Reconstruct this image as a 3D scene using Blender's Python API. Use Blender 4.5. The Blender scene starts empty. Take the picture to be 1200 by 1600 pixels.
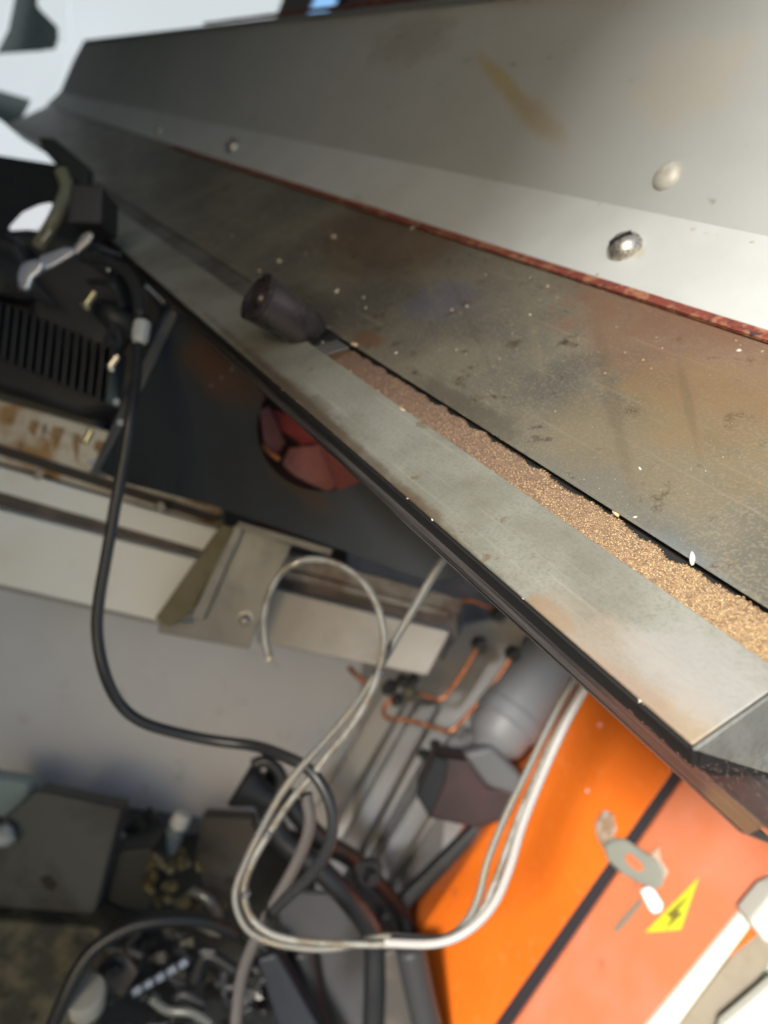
import bpy, bmesh, math, random
from mathutils import Vector, Matrix, noise
random.seed(7)
R = math.radians
S = bpy.context.scene
COL = S.collection

# ------------------------------------------------------------------ camera frame
def V(*a): return Vector(a)
U = V(.565, .815, .126).normalized()                 # world up, seen by the camera
D = V(-750, 705, -1200); D = (D - D.dot(U) * U).normalized()   # run of the machine
Yc = U.cross(D)
EYE = V(0, 0, 1.5)
ROT = Matrix((D, Yc, U))                              # camera -> world
cam_d = bpy.data.cameras.new("camera"); cam = bpy.data.objects.new("camera", cam_d); COL.objects.link(cam)
cam.matrix_world = Matrix.Translation(EYE) @ ROT.to_4x4()
cam_d.sensor_fit = 'VERTICAL'; cam_d.sensor_height = 32; cam_d.lens = 32 * 1200 / 1600
cam_d.clip_start = .02; cam_d.clip_end = 500
cam_d.dof.use_dof = True; cam_d.dof.focus_distance = .53; cam_d.dof.aperture_fstop = cam_d.lens / 7.0
S.camera = cam

# ------------------------------------------------------------------ light
SHX = -.78
SUN = V(-.38, .88, .22).normalized()                  # towards the sun
w = bpy.data.worlds.new("World"); S.world = w; w.use_nodes = True
nt = w.node_tree; bgn = nt.nodes['Background']
sky = nt.nodes.new('ShaderNodeTexSky'); sky.sky_type = 'NISHITA'; sky.sun_disc = False
sky.sun_elevation = math.asin(SUN.z); sky.sun_rotation = math.atan2(SUN.x, SUN.y)
sky.air_density = 1.0; sky.dust_density = 1.5; sky.ozone_density = 1.0
nt.links.new(sky.outputs[0], bgn.inputs[0]); bgn.inputs[1].default_value = .12
sd = bpy.data.lights.new("sun", 'SUN'); sd.energy = 3.3; sd.angle = R(9); sd.color = (1, .985, .955)
so = bpy.data.objects.new("sun", sd); COL.objects.link(so); so.rotation_euler = SUN.to_track_quat('Z', 'Y').to_euler()
S.view_settings.view_transform = 'Standard'; S.view_settings.look = 'None'
S.view_settings.exposure = 0.85; S.view_settings.gamma = 1
S.cycles.max_bounces = 8

# ------------------------------------------------------------------ maths helpers
def ray(px, py): return ROT @ V((px - 600) / 1200, (800 - py) / 1200, -1)
def P(px, py, d): return EYE + ray(px, py) * d
def on(px, py, a, b):
    """point of the machine surface running through the section points a, b (r, z) under a pixel"""
    v = ray(px, py); n = V(0, -(b[1] - a[1]), 0) ; ty, tz = -(b[0] - a[0]), b[1] - a[1]
    n = V(0, tz, -ty); p0 = V(0, -a[0], a[1])
    return EYE + v * (p0.dot(n) / v.dot(n))
def onx(px, py, a, b): return on(px, py, a, b).x
FWD = ROT @ V(0, 0, -1); RIGHT = ROT @ V(1, 0, 0); UPI = ROT @ V(0, 1, 0)

# ------------------------------------------------------------------ materials
MATS = {}
def mat(name, col, rough=.5, metal=0, c2=None, s2=8, lo=.45, hi=.6, c3=None, s3=30, lo3=.6, hi3=.66, scr=0, c4=None, s4=400, lo4=.5, hi4=.62, k4=.5, bump=.0, bs=60, stretch=(1, 1, 1),
        rvar=.15, coat=0, emis=None, es=0, spec=.5, trans=0, detail=6):
    if name in MATS: return MATS[name]
    m = bpy.data.materials.new(name); m.use_nodes = True; N = m.node_tree.nodes; L = m.node_tree.links
    b = N['Principled BSDF']; b.inputs['Roughness'].default_value = rough; b.inputs['Metallic'].default_value = metal
    b.inputs['Coat Weight'].default_value = coat; b.inputs['Specular IOR Level'].default_value = spec
    b.inputs['Transmission Weight'].default_value = trans
    tc = N.new('ShaderNodeTexCoord'); mp = N.new('ShaderNodeMapping'); mp.inputs['Scale'].default_value = stretch
    L.new(tc.outputs['Object'], mp.inputs[0])
    def nz(s, d=detail, r=.6):
        n = N.new('ShaderNodeTexNoise'); n.inputs['Scale'].default_value = s; n.inputs['Detail'].default_value = d
        n.inputs['Roughness'].default_value = r; L.new(mp.outputs[0], n.inputs[0]); return n
    cur = None
    rgb = N.new('ShaderNodeRGB'); rgb.outputs[0].default_value = (*col, 1); cur = rgb.outputs[0]
    def layer(cur, c, s, a, z):
        n = nz(s); r = N.new('ShaderNodeMapRange'); r.inputs[1].default_value = a; r.inputs[2].default_value = z
        L.new(n.outputs[0], r.inputs[0]); x = N.new('ShaderNodeMix'); x.data_type = 'RGBA'
        L.new(r.outputs[0], x.inputs[0]); L.new(cur, x.inputs[6]); x.inputs[7].default_value = (*c, 1); return x.outputs[2]
    if c2: cur = layer(cur, c2, s2, lo, hi)
    if c3: cur = layer(cur, c3, s3, lo3, hi3)
    if c4:
        n = nz(s4, 2, .5); rr = N.new('ShaderNodeMapRange'); rr.inputs[1].default_value = lo4; rr.inputs[2].default_value = hi4; rr.inputs[4].default_value = k4
        L.new(n.outputs[0], rr.inputs[0]); x = N.new('ShaderNodeMix'); x.data_type = 'RGBA'
        L.new(rr.outputs[0], x.inputs[0]); L.new(cur, x.inputs[6]); x.inputs[7].default_value = (*c4, 1); cur = x.outputs[2]
    if scr:
        mp2 = N.new('ShaderNodeMapping'); mp2.inputs['Rotation'].default_value = (.3, .5, .4); mp2.inputs['Scale'].default_value = (6, 260, 260)
        L.new(tc.outputs['Object'], mp2.inputs[0]); n = N.new('ShaderNodeTexNoise'); n.inputs['Scale'].default_value = 1; n.inputs['Detail'].default_value = 3
        L.new(mp2.outputs[0], n.inputs[0]); rr = N.new('ShaderNodeMapRange'); rr.inputs[1].default_value = .60; rr.inputs[2].default_value = .70; rr.inputs[4].default_value = scr
        L.new(n.outputs[0], rr.inputs[0]); x = N.new('ShaderNodeMix'); x.data_type = 'RGBA'
        L.new(rr.outputs[0], x.inputs[0]); L.new(cur, x.inputs[6]); x.inputs[7].default_value = (*[min(.8, q * 1.7) for q in col], 1); cur = x.outputs[2]
    L.new(cur, b.inputs['Base Color'])
    if rvar:
        n = nz(25); r = N.new('ShaderNodeMapRange'); r.inputs[3].default_value = max(.02, rough - rvar); r.inputs[4].default_value = min(1, rough + rvar)
        L.new(n.outputs[0], r.inputs[0]); L.new(r.outputs[0], b.inputs['Roughness'])
    if bump:
        n = nz(bs, 8, .65); k = N.new('ShaderNodeBump'); k.inputs['Strength'].default_value = bump; k.inputs['Distance'].default_value = .002
        L.new(n.outputs[0], k.inputs['Height']); L.new(k.outputs[0], b.inputs['Normal'])
    if emis: b.inputs['Emission Color'].default_value = (*emis, 1); b.inputs['Emission Strength'].default_value = es
    MATS[name] = m; return m
def patch(m, centre, radius, col, soft=.5, wob=.3, ns=12, strength=1.0, ratio=(1, 1, 1)):
    """a stain or painted light with a shape of its own at a place on the thing (object space)"""
    N = m.node_tree.nodes; L = m.node_tree.links; b = N['Principled BSDF']
    src = b.inputs['Base Color'].links[0].from_socket
    tc = N.new('ShaderNodeTexCoord'); mp = N.new('ShaderNodeMapping'); mp.vector_type = 'TEXTURE'
    mp.inputs['Location'].default_value = centre; mp.inputs['Scale'].default_value = [radius * q for q in ratio]
    L.new(tc.outputs['Object'], mp.inputs[0])
    ln = N.new('ShaderNodeVectorMath'); ln.operation = 'LENGTH'; L.new(mp.outputs[0], ln.inputs[0])
    n = N.new('ShaderNodeTexNoise'); n.inputs['Scale'].default_value = ns; n.inputs['Detail'].default_value = 8; n.inputs['Roughness'].default_value = .7
    L.new(tc.outputs['Object'], n.inputs[0])
    ma = N.new('ShaderNodeMath'); ma.operation = 'MULTIPLY_ADD'; L.new(n.outputs[0], ma.inputs[0]); ma.inputs[1].default_value = wob * 4; ma.inputs[2].default_value = -wob * 2
    ad = N.new('ShaderNodeMath'); L.new(ln.outputs['Value'], ad.inputs[0]); L.new(ma.outputs[0], ad.inputs[1])
    r = N.new('ShaderNodeMapRange'); r.interpolation_type = 'SMOOTHSTEP'; r.inputs[1].default_value = 1 - soft; r.inputs[2].default_value = 1 + soft
    r.inputs[3].default_value = strength; r.inputs[4].default_value = 0; L.new(ad.outputs[0], r.inputs[0])
    x = N.new('ShaderNodeMix'); x.data_type = 'RGBA'; L.new(r.outputs[0], x.inputs[0]); L.new(src, x.inputs[6]); x.inputs[7].default_value = (*col, 1)
    L.new(x.outputs[2], b.inputs['Base Color'])

# ------------------------------------------------------------------ object helpers
def obj(name, verts, faces, m, parent=None, smooth=False, mats=None, fmi=None):
    """verts in world space -> one mesh object, origin at its centre (or its thing's)"""
    lo = [min(v[i] for v in verts) for i in range(3)]; hi = [max(v[i] for v in verts) for i in range(3)]
    org = V((lo[0] + hi[0]) / 2, (lo[1] + hi[1]) / 2, lo[2])
    me = bpy.data.meshes.new(name); me.from_pydata([tuple(V(*v) - org) for v in verts], [], faces)
    bm = bmesh.new(); bm.from_mesh(me); bmesh.ops.recalc_face_normals(bm, faces=bm.faces); bm.to_mesh(me); bm.free()
    for q in (mats or [m]): me.materials.append(q)
    if fmi:
        for p, i in zip(me.polygons, fmi): p.material_index = i
    if smooth:
        for p in me.polygons: p.use_smooth = True
    o = bpy.data.objects.new(name, me); COL.objects.link(o)
    o.location = org
    if parent:
        base = V(0, 0, 0); q = parent
        while q: base += q.location; q = q.parent
        o.parent = parent; o.location = org - base
    return o
def tag(o, label, cat, group=None, kind=None):
    o['label'] = label
    if cat: o['category'] = cat
    if group: o['group'] = group
    if kind: o['kind'] = kind
    return o
def struct(o, label=None):
    o['kind'] = 'structure'
    if label: o['label'] = label
    return o
def thing(name, loc, label, cat, group=None):
    o = bpy.data.objects.new(name, None); COL.objects.link(o); o.location = loc; o.empty_display_size = .02
    return tag(o, label, cat, group)

def bevel(o, wdt, seg=2):
    b = o.modifiers.new('bevel', 'BEVEL'); b.width = wdt; b.segments = seg; b.limit_method = 'ANGLE'; b.angle_limit = R(35)
    for p in o.data.polygons: p.use_smooth = True
    me = o.data
    o.modifiers.new('wn', 'WEIGHTED_NORMAL').keep_sharp = True
    return o
def slab(name, pts, d, t, m, parent=None, bev=.0015, back=None):
    """plate or block: outline at distance d (one number or one per corner), thickness t going back"""
    ds = d if isinstance(d, (list, tuple)) else [d] * len(pts)
    f = [P(x, y, q) for (x, y), q in zip(pts, ds)]
    dr = (back or FWD) * t; n = len(f)
    vs = f + [p + dr for p in f]
    fs = [list(range(n)), list(range(2 * n - 1, n - 1, -1))] + [[i, (i + 1) % n, n + (i + 1) % n, n + i] for i in range(n)]
    o = obj(name, vs, fs, m, parent)
    if bev: bevel(o, min(bev, t * .4))
    return o
def catmull(pts, n=10):
    q = [2 * pts[0] - pts[1]] + list(pts) + [2 * pts[-1] - pts[-2]]; out = []
    for i in range(1, len(q) - 2):
        a, b, c, d = q[i - 1:i + 3]
        for k in range(n):
            t = k / n
            out.append(.5 * (2 * b + (c - a) * t + (2 * a - 5 * b + 4 * c - d) * t * t + (3 * b - a - 3 * c + d) * t ** 3))
    out.append(q[-2]); return out
def tube(name, pts, rad, m, parent=None, sides=12, n=10, ribs=0, ribdepth=.12, cap=True, spline=True, rads=None):
    c = catmull(pts, n) if spline else list(pts)
    if ribs:                                            # resample evenly, four rings to a rib
        L = [0]
        for a, b in zip(c, c[1:]): L.append(L[-1] + (b - a).length)
        tot = int(L[-1] / ribs) * 4; res = []; j = 0
        for i in range(tot + 1):
            s = L[-1] * i / tot
            while j < len(L) - 2 and L[j + 1] < s: j += 1
            res.append(c[j].lerp(c[j + 1], (s - L[j]) / max(1e-9, L[j + 1] - L[j])))
        c = res
    vs = []; fs = []; nrm = None
    for i, p in enumerate(c):
        t = (c[min(i + 1, len(c) - 1)] - c[max(i - 1, 0)]).normalized()
        if nrm is None: nrm = t.orthogonal().normalized()
        nrm = (nrm - t * nrm.dot(t)).normalized(); bn = t.cross(nrm)
        r = rad if rads is None else rads[0] + (rads[1] - rads[0]) * i / (len(c) - 1)
        if ribs: r *= (1, 1 - ribdepth * .4, 1 - ribdepth, 1 - ribdepth * .4)[i % 4]
        for k in range(sides):
            a = 2 * math.pi * k / sides; vs.append(p + (nrm * math.cos(a) + bn * math.sin(a)) * r)
    for i in range(len(c) - 1):
        for k in range(sides):
            k2 = (k + 1) % sides; fs.append([i * sides + k, i * sides + k2, (i + 1) * sides + k2, (i + 1) * sides + k])
    if cap: fs.append(list(range(sides))); fs.append(list(range(len(vs) - sides, len(vs))))
    o = obj(name, vs, fs, m, parent, smooth=True); return o
def px_tube(name, pts, rad, m, parent=None, sides=12, n=10, **k): return tube(name, [P(*p) for p in pts], rad, m, parent, sides, n, **k)
def lathe(name, c, axis, prof, m, parent=None, sides=24, squash=1):
    """prof: (distance along axis, radius)"""
    axis = axis.normalized(); a = axis.orthogonal().normalized(); b = axis.cross(a); vs = []; fs = []
    for h, r in prof:
        for k in range(sides):
            t = 2 * math.pi * k / sides; vs.append(c + axis * h + (a * math.cos(t) + b * math.sin(t) * squash) * r)
    for i in range(len(prof) - 1):
        for k in range(sides):
            k2 = (k + 1) % sides; fs.append([i * sides + k, i * sides + k2, (i + 1) * sides + k2, (i + 1) * sides + k])
    fs.append(list(range(sides))); fs.append(list(range(len(vs) - sides, len(vs))))
    o = obj(name, vs, fs, m, parent, smooth=True)
    o.data.set_sharp_from_angle(angle=R(40)); return o
def cyl(name, p, q, r, m, parent=None, sides=20, r2=None, hole=0):
    ax = q - p; h = ax.length; r2 = r if r2 is None else r2; e = min(r, r2) * .08
    return lathe(name, p, ax, [(0, r - e), (e, r), (h - e, r2), (h, r2 - e)], m, parent, sides)
def blob(name, pos, sx, sy, sz, m, parent=None, rot=None, seg=10, rough=.0, sd=0):
    bm = bmesh.new(); bmesh.ops.create_icosphere(bm, subdivisions=2 if seg <= 10 else 3, radius=1)
    rm = rot or Matrix.Identity(3); vs = []
    for v in bm.verts:
        k = 1 + rough * noise.noise(v.co * 1.7 + V(sd, sd, sd))
        vs.append(pos + rm @ V(v.co.x * sx * k, v.co.y * sy * k, v.co.z * sz * k))
    fs = [[v.index for v in f.verts] for f in bm.faces]; bm.free()
    return obj(name, vs, fs, m, parent, smooth=True)

# ------------------------------------------------------------------ section of the machine (distance out from the eye, height over the eye)
def el(r, deg): return (r, r * math.tan(R(deg)))
sA2 = el(.56, 46.2); sA = el(.575, 45.3); sFold = el(.565, 40.8); sB = el(.585, 27.45); sC = el(.565, 21.2)
sE = el(.455, 3.0); sF = el(.43, -.35); sG = el(.39, -8.25); sI = el(.40, -10.2); sK = el(.47, -5.2)
X1 = 4.6
def run(name, sec, xs, m, parent, thick=.0025, side=1, wav=0, bev=0, smooth=False, x_off=None):
    """bent sheet: open section polyline pulled along the machine, with sheet thickness behind it"""
    n = len(sec); vs = []; fs = []
    # offset section
    off = []
    for i, (r, z) in enumerate(sec):
        a = sec[max(0, i - 1)]; b = sec[min(n - 1, i + 1)]
        tx, tz = b[0] - a[0], b[1] - a[1]; l = math.hypot(tx, tz) or 1
        off.append((r + side * thick * tz / l, z - side * thick * tx / l))
    full = list(sec) + off[::-1]; k = len(full)
    for x in xs:
        for j, (r, z) in enumerate(full):
            o = x_off(j, x) if x_off else 0
            wz = wav * noise.noise(V(x * 5, j, 0)) if wav else 0
            vs.append(V(x + o, -(r + wz), z) + EYE)
    for i in range(len(xs) - 1):
        for j in range(k):
            j2 = (j + 1) % k; fs.append([i * k + j, i * k + j2, (i + 1) * k + j2, (i + 1) * k + j])
    fs.append(list(range(k))); fs.append(list(range(len(vs) - k, len(vs))))
    o = obj(name, vs, fs, m, parent)
    if smooth:
        for p in o.data.polygons: p.use_smooth = True
    return o
def lin(a, b, n): return [a + (b - a) * i / n for i in range(n + 1)]

# materials of the machine
wall_m = mat('grey_painted_sheet', (.42, .435, .425), .52, .05, c2=(.37, .385, .37), s2=5, lo=.4, hi=.7, c3=(.24, .22, .18), s3=40, lo3=.66, hi3=.75, bump=.05, bs=90, stretch=(.5, 1, 1))
strip_m = mat('off_white_strip_paint', (.52, .54, .53), .45, .0, c2=(.46, .475, .46), s2=7, lo=.45, hi=.7, c3=(.30, .25, .18), s3=60, lo3=.70, hi3=.76, bump=.05)
slope_m = mat('worn_olive_steel', (.23, .215, .165), .42, .35, c2=(.145, .14, .12), s2=7, lo=.42, hi=.62, c3=(.10, .075, .05), s3=34, lo3=.60, hi3=.68, scr=.35, c4=(.40, .34, .24), s4=420, k4=.4, bump=.3, bs=260)
rail_m = mat('brushed_zinc_rail', (.40, .40, .345), .42, .35, c2=(.27, .265, .21), s2=9, lo=.42, hi=.64, c3=(.22, .16, .09), s3=45, lo3=.66, hi3=.72, scr=.18, c4=(.22, .21, .17), s4=380, k4=.3, bump=.25, bs=260)
ledge_m = mat('dark_edge_steel', (.17, .155, .15), .42, .5, c2=(.045, .04, .04), s2=260, lo=.40, hi=.62, stretch=(.02, 1, 1), bump=.4, bs=300)
rust_m = mat('rust_brown', (.20, .095, .06), .8, 0, c2=(.30, .17, .075), s2=22, lo=.42, hi=.6, c3=(.10, .05, .04), s3=70, lo3=.56, hi3=.62, bump=.6, bs=260)
redp_m = mat('flaking_red_paint', (.20, .045, .03), .6, 0, c2=(.33, .15, .08), s2=70, lo=.5, hi=.58, c3=(.06, .03, .03), s3=110, lo3=.58, hi3=.62, bump=.5, bs=200)
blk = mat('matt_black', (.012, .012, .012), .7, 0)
blk2 = mat('black_plastic', (.022, .020, .022), .38, 0, bump=.05, c2=(.045, .04, .04), s2=40)
chrome = mat('screw_nickel', (.60, .58, .52), .42, .85, c2=(.25, .2, .14), s2=300, lo=.5, hi=.62)

hop = thing('milling_machine', EYE + V(1, -.5, -.1), 'sheet metal trough of a rice mill with white screw strip and rusty sloping side', 'machine')
xw = lin(-.35, X1, 60)
wp = run('wall_panel', [sA2, sA, sFold, sB], xw, wall_m, hop, .003)
bevel(wp, .004, 3)
sBp = (sB[0] - .0035, sB[1] + .004); sCp = (sC[0] - .0035, sC[1])
st = run('flange_strip', [sBp, sCp], xw, strip_m, hop, .0028); bevel(st, .0008)
sCr = (sC[0] - .0022, sC[1] + .0005); sCr2 = (sC[0] - .0085, sC[1] - .0105)
rd = run('paint_edge', [sCr, sCr2], lin(-.35, 2.2, 400), redp_m, hop, .003, wav=.0020); rd['label'] = 'flaking dark red paint line under the white strip'
top = run('paint_edge', [(sA2[0] - .003, sA2[1] + .0042), (sA2[0] - .003, sA2[1] - .0008)], lin(-.1, 2.6, 260), redp_m, hop, .006, wav=.0016)
top['label'] = 'flaking red paint along the top edge of the wall panel'
xs = [-.35 + .012 * i for i in range(130)] + lin(1.25, X1, 25)
# slope panel, its lower edge turned under
sp = run('sloping_panel', [sC, ((sC[0] + sE[0]) / 2, (sC[1] + sE[1]) / 2), sE], lin(-.35, X1, 90), slope_m, hop, .0004)
xr0 = onx(1085, 1165, sG, sF)
rl = run('front_rail', [sF, sG, (sG[0] + .012, sG[1] + .001)], lin(xr0, X1, 60), rail_m, hop, .0025); bevel(rl, .002, 3)
# folded end of the rail, square to its run
def rz(a, dx=0): return V(xr0 + dx, -a[0], a[1]) + EYE
def endplate(name, secs, x0, t, m, parent):
    f = [V(x0, -r, z) + EYE for r, z in secs]; g = [p + V(t, 0, 0) for p in f]; n = len(f)
    return obj(name, f + g, [list(range(n)), list(range(2 * n - 1, n - 1, -1))] + [[i, (i + 1) % n, n + (i + 1) % n, n + i] for i in range(n)], m, parent)
zG = sG[1] + .001; ef = endplate('rail_end', [(sG[0] - .0004, sG[1] - .0008), (sF[0], sF[1] + .0002), (.60, sF[1] - .002), (.60, sG[1] + .008)], xr0 - .0022, .0026, mat('rail_end_steel', (.30, .30, .28), .5, .3, c2=(.22, .22, .20), s2=18, c4=(.17, .165, .15), s4=300, bump=.2), hop); bevel(ef, .0008)
# ledge: stacked thin sheets under the rail
xl0 = onx(1165, 1305, sI, sK)
def lerp2(a, b, t): return (a[0] + (b[0] - a[0]) * t, a[1] + (b[1] - a[1]) * t)
L1_, L2_, L3_, L4_ = sI, (.4085, -.0655), (.432, -.0662), (.50, -.0535)
fac = []
for k in range(7):
    a = lerp2(L1_, L2_, k / 7); b = lerp2(L1_, L2_, (k + .8) / 7); q = .0004 if k % 2 else 0
    fac += [(a[0] + q, a[1]), (b[0] + q, b[1])]
le = run('ledge', [L4_, L3_, L2_] + fac[::-1], lin(xl0, 3.2, 300), ledge_m, hop, .0007, side=-1, wav=.0004)
for q_, c_, sz, k_ in ((xl0, (.20, .10, .075), .10, 1.0), (xl0 + .008, (.33, .19, .10), .018, .8), (xl0 + .06, (.13, .06, .06), .022, .7)):
    patch(ledge_m, V(q_, -.405 if sz != .022 else -.44, 1.5 - .07) - le.location - hop.location, sz, c_, .4, .25, 40, k_, (1, .6, 1))
lb = run('ledge_lower_sheet', [(.46, -.0760), (.402, -.0735)], lin(xl0 + .004, 3.2, 260), ledge_m, hop, .0008, side=-1, wav=.0006)
gk = run('gap_shade', [(.397, -.0562), (.4095, -.0648), (.56, -.0648), (.60, -.045)], lin(xr0 + .0005, 3.2, 10), blk, hop, .004)  # black filler: the shade between rail and ledge put into colour
gk2 = endplate('gap_shade_end', [(.400, -.0560), (.4085, -.0650), (.434, -.0652), (.50, -.0530), (.50, -.0515)], xr0 - .001, .002, blk, hop)  # black end of the same painted shade
# inside of the slot
inn = run('slot_channel', [(sF[0] + .0035, sF[1] - .002), (sF[0] + .006, sF[1] - .030), (sE[0] + .012, sF[1] - .030), (sE[0] + .010, sE[1] + .008)], lin(xr0 + .004, 1.2, 6), blk, hop, .002, side=-1)

# bran heaped in the slot
xe = onx(545, 548, sF, sE); xb0 = xr0 + .0005
def branW(x):
    base = .87 + .13 * noise.noise(V(x * 16, 0, 3)) + .10 * noise.noise(V(x * 60, 5, 3)) + .07 * abs(noise.noise(V(x * 190, 5, 3))) + .05 * noise.noise(V(x * 700, 5, 3))
    return min(.99, max(.50, base + .16 * max(0, .28 - x)))
bf = (sF[0] + .0030, sF[1] - .0012); be = (sE[0] + .0035, sE[1] - .0008)
def bran_pt(x, t):
    wdt = branW(x); u = t * wdt
    r = bf[0] + (be[0] - bf[0]) * u; z = bf[1] + (be[1] - bf[1]) * u
    h = .0012 * math.sin(math.pi * min(1, t * 1.0)) + .0012 * noise.noise(V(x * 45, u * 2, 7)) + .0012 * noise.noise(V(x * 160, u * 4, 1)) + .0005 * noise.noise(V(x * 700, u * 17, 2)) 
    return V(x, -(r - h * .75), z + h * .6) + EYE
NX, NT = 900, 14
vs = []; fs = []
for i in range(NX + 1):
    x = xb0 + (xe - xb0) * (i / NX)
    for j in range(NT + 1): vs.append(bran_pt(x, j / NT))
    p = bran_pt(x, 1.0); vs.append(p + V(0, -.003, -.014))
K = NT + 2
for i in range(NX):
    for j in range(K - 1): fs.append([i * K + j, i * K + j + 1, (i + 1) * K + j + 1, (i + 1) * K + j])
bran_m = mat('rice_bran', (.50, .345, .18), .9, 0, c2=(.31, .19, .11), s2=420, lo=.46, hi=.56, c3=(.56, .38, .2), s3=620, lo3=.58, hi3=.66, bump=1.0, bs=700, rvar=0)
bo = obj('bran', vs, fs, bran_m, None, smooth=True); tag(bo, 'light brown rice bran packed along the slot of the trough', 'bran', kind='stuff')
gm = [mat('bran_grain_light', (.74, .57, .32), .8, spec=.1, rvar=0), mat('bran_grain_mid', (.46, .29, .15), .8, spec=.1, rvar=0), mat('bran_grain_dark', (.17, .09, .06), .8, spec=.1, rvar=0), mat('bran_grain_plum', (.20, .13, .115), .8, spec=.1, rvar=0)]
vs = []; fs = []; fm = []
for _ in range(15000):
    x = xb0 + (xe - xb0) * random.random(); t = random.random(); c = bran_pt(x, t); s = random.uniform(.0002, .00048)
    ax = [V(*[random.gauss(0, 1) for _ in range(3)]).normalized() for _ in range(1)][0]; b = ax.orthogonal().normalized(); cc = ax.cross(b)
    k = len(vs); vs += [c + ax * s * 1.3, c - ax * s * 1.3, c + b * s, c - b * s, c + cc * s * .7, c - cc * s * .7]
    for f in ((0, 2, 4), (0, 4, 3), (0, 3, 5), (0, 5, 2), (1, 4, 2), (1, 3, 4), (1, 5, 3), (1, 2, 5)): fs.append([k + q for q in f])
    q_ = min(1, max(0, (x - .25) / .45)); fm += [random.choices((0, 1, 2, 3), (6 - 5.5 * q_, 4 - 2 * q_, 2 + q_, 5 * q_))[0]] * 8  # darker grains towards the far end, where the slot lies in shade
patch(bran_m, V(xe, -.44, 1.5) - bo.location, .40, (.15, .095, .08), .6, .1, 30, .85, (1, 1, 1))  # shade at the far end of the slot put into the bran colour
g = obj('bran_granules', vs, fs, None, None, mats=gm, fmi=fm); tag(g, 'coarse loose flakes on top of the packed bran in the slot', 'bran', kind='stuff')


# ------------------------------------------------------------------ the place round it
def box(name, a, b, m, parent=None, bev=0):
    (x0, y0, z0), (x1, y1, z1) = a, b
    vs = [V(x, y, z) for x in (x0, x1) for y in (y0, y1) for z in (z0, z1)]
    o = obj(name, vs, [[0, 1, 3, 2], [4, 5, 7, 6], [0, 1, 5, 4], [2, 3, 7, 6], [0, 2, 6, 4], [1, 3, 7, 5]], m, parent)
    if bev: bevel(o, bev)
    return o
floor_m = mat('oily_concrete', (.10, .10, .095), .6, 0, c2=(.05, .05, .048), s2=3, c3=(.03, .03, .028), s3=9, lo3=.55, hi3=.65, bump=.4, bs=40)
struct(box('floor', (-1.0, -40, -.3), (40, 2.6, 0), floor_m))
struct(box('bounce_ground', (-40, -40, -.34), (40, 60, -.02), mat('pale_bounce_ground', (.52, .50, .46), .85, c2=(.42, .40, .36), s2=1)))  # unseen pale ground added to bounce light up at the wall panel
struct(box('sun_blocking_wall', (SHX, 2.6, 0), (14, 2.8, 6), mat('blocking_wall_grey', (.20, .20, .20), .9, c2=(.15, .15, .15), s2=2, bump=.3)))  # unseen wall added behind the camera, shading the far run from the sun
struct(box('sky_blocking_roof', (.9, -9, 3.4), (14, 2.8, 3.5), mat('blocking_roof_grey', (.20, .20, .19), .7)))  # unseen roof added to cut the sky light over the far run
struct(box('shed_end_wall', (11.5, -9, 0), (11.7, 4.0, 3.4), mat('shed_end', (.10, .10, .095), .9)))

def vplane(a, b):
    """depth under a pixel of the upright plane through two points given as (px, py, depth)"""
    A, B = P(*a), P(*b); n = (B - A).cross(V(0, 0, 1)).normalized()
    return lambda x, y: (A - EYE).dot(n) / ray(x, y).dot(n)
def fplane(pts):
    A, B, C = [P(*p) for p in pts]; n = (B - A).cross(C - A).normalized()
    return lambda x, y: (A - EYE).dot(n) / ray(x, y).dot(n)
def floorD(x, y, z=0): return (z - 1.5) / ray(x, y).z
def on_plane(name, pts, f, t, m, parent=None, bev=.0015, off=0, back=None):
    return slab(name, pts, [f(*p) - off for p in pts], t, m, parent, bev, back)

# ---- small things on the machine ------------------------------------------------------------
def secn(a, b):
    t = V(0, -(b[0] - a[0]), b[1] - a[1]); n = V(0, t.z, -t.y); n = n if n.y > 0 else -n
    return n.normalized(), t.normalized()
def screw(px, py, a, b, r, tilt=.6, m_=None, flat=1):
    n, t = secn(a, b); c = on(px, py, a, b)
    o = lathe('screw', c, n, [(-.001, r * .9), (0, r), (r * .2 * flat, r), (r * .5 * flat, r * .90), (r * .76 * flat, r * .66), (r * .90 * flat, r * .36), (r * .94 * flat, r * .02)], m_ or chrome, hop, 28)
    if m_: return o
    d = V(1, 0, 0) * math.cos(tilt) + t * math.sin(tilt); e = d.cross(n)
    q = c + n * r * .88; w_, l_ = r * .11, r * .62
    vs = [q + d * sx * l_ + e * sy * w_ + n * sz * (r * .09) for sx in (-1, 1) for sy in (-1, 1) for sz in (-1, 1)]
    obj('screw_slot', vs, [[0, 1, 3, 2], [4, 5, 7, 6], [0, 1, 5, 4], [2, 3, 7, 6], [0, 2, 6, 4], [1, 3, 7, 5]], blk, o)
    return o
screw(978, 391, sBp, sCp, .0185, 1.0); screw(366, 232, sBp, sCp, .0190, 1.3); screw(250, 206, sBp, sCp, .0150, .3)
screw(1045, 278, sFold, sB, .0165, .5, mat('painted_over_screw', (.50, .49, .43), .55, .1, c2=(.36, .33, .26), s2=60), .7)
for px, py, r in ((427, 265, .0040), (1088, 98, .005)):
    a, b = (sBp, sCp) if py > 150 else (sFold, sB); n, t = secn(a, b); c = on(px, py, a, b)
    lathe('rivet_hole', c, n, [(-.0005, r), (.0006, r), (.0008, r * .5)], mat('dark_hole', (.03, .028, .025), .8), hop, 14)
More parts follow.
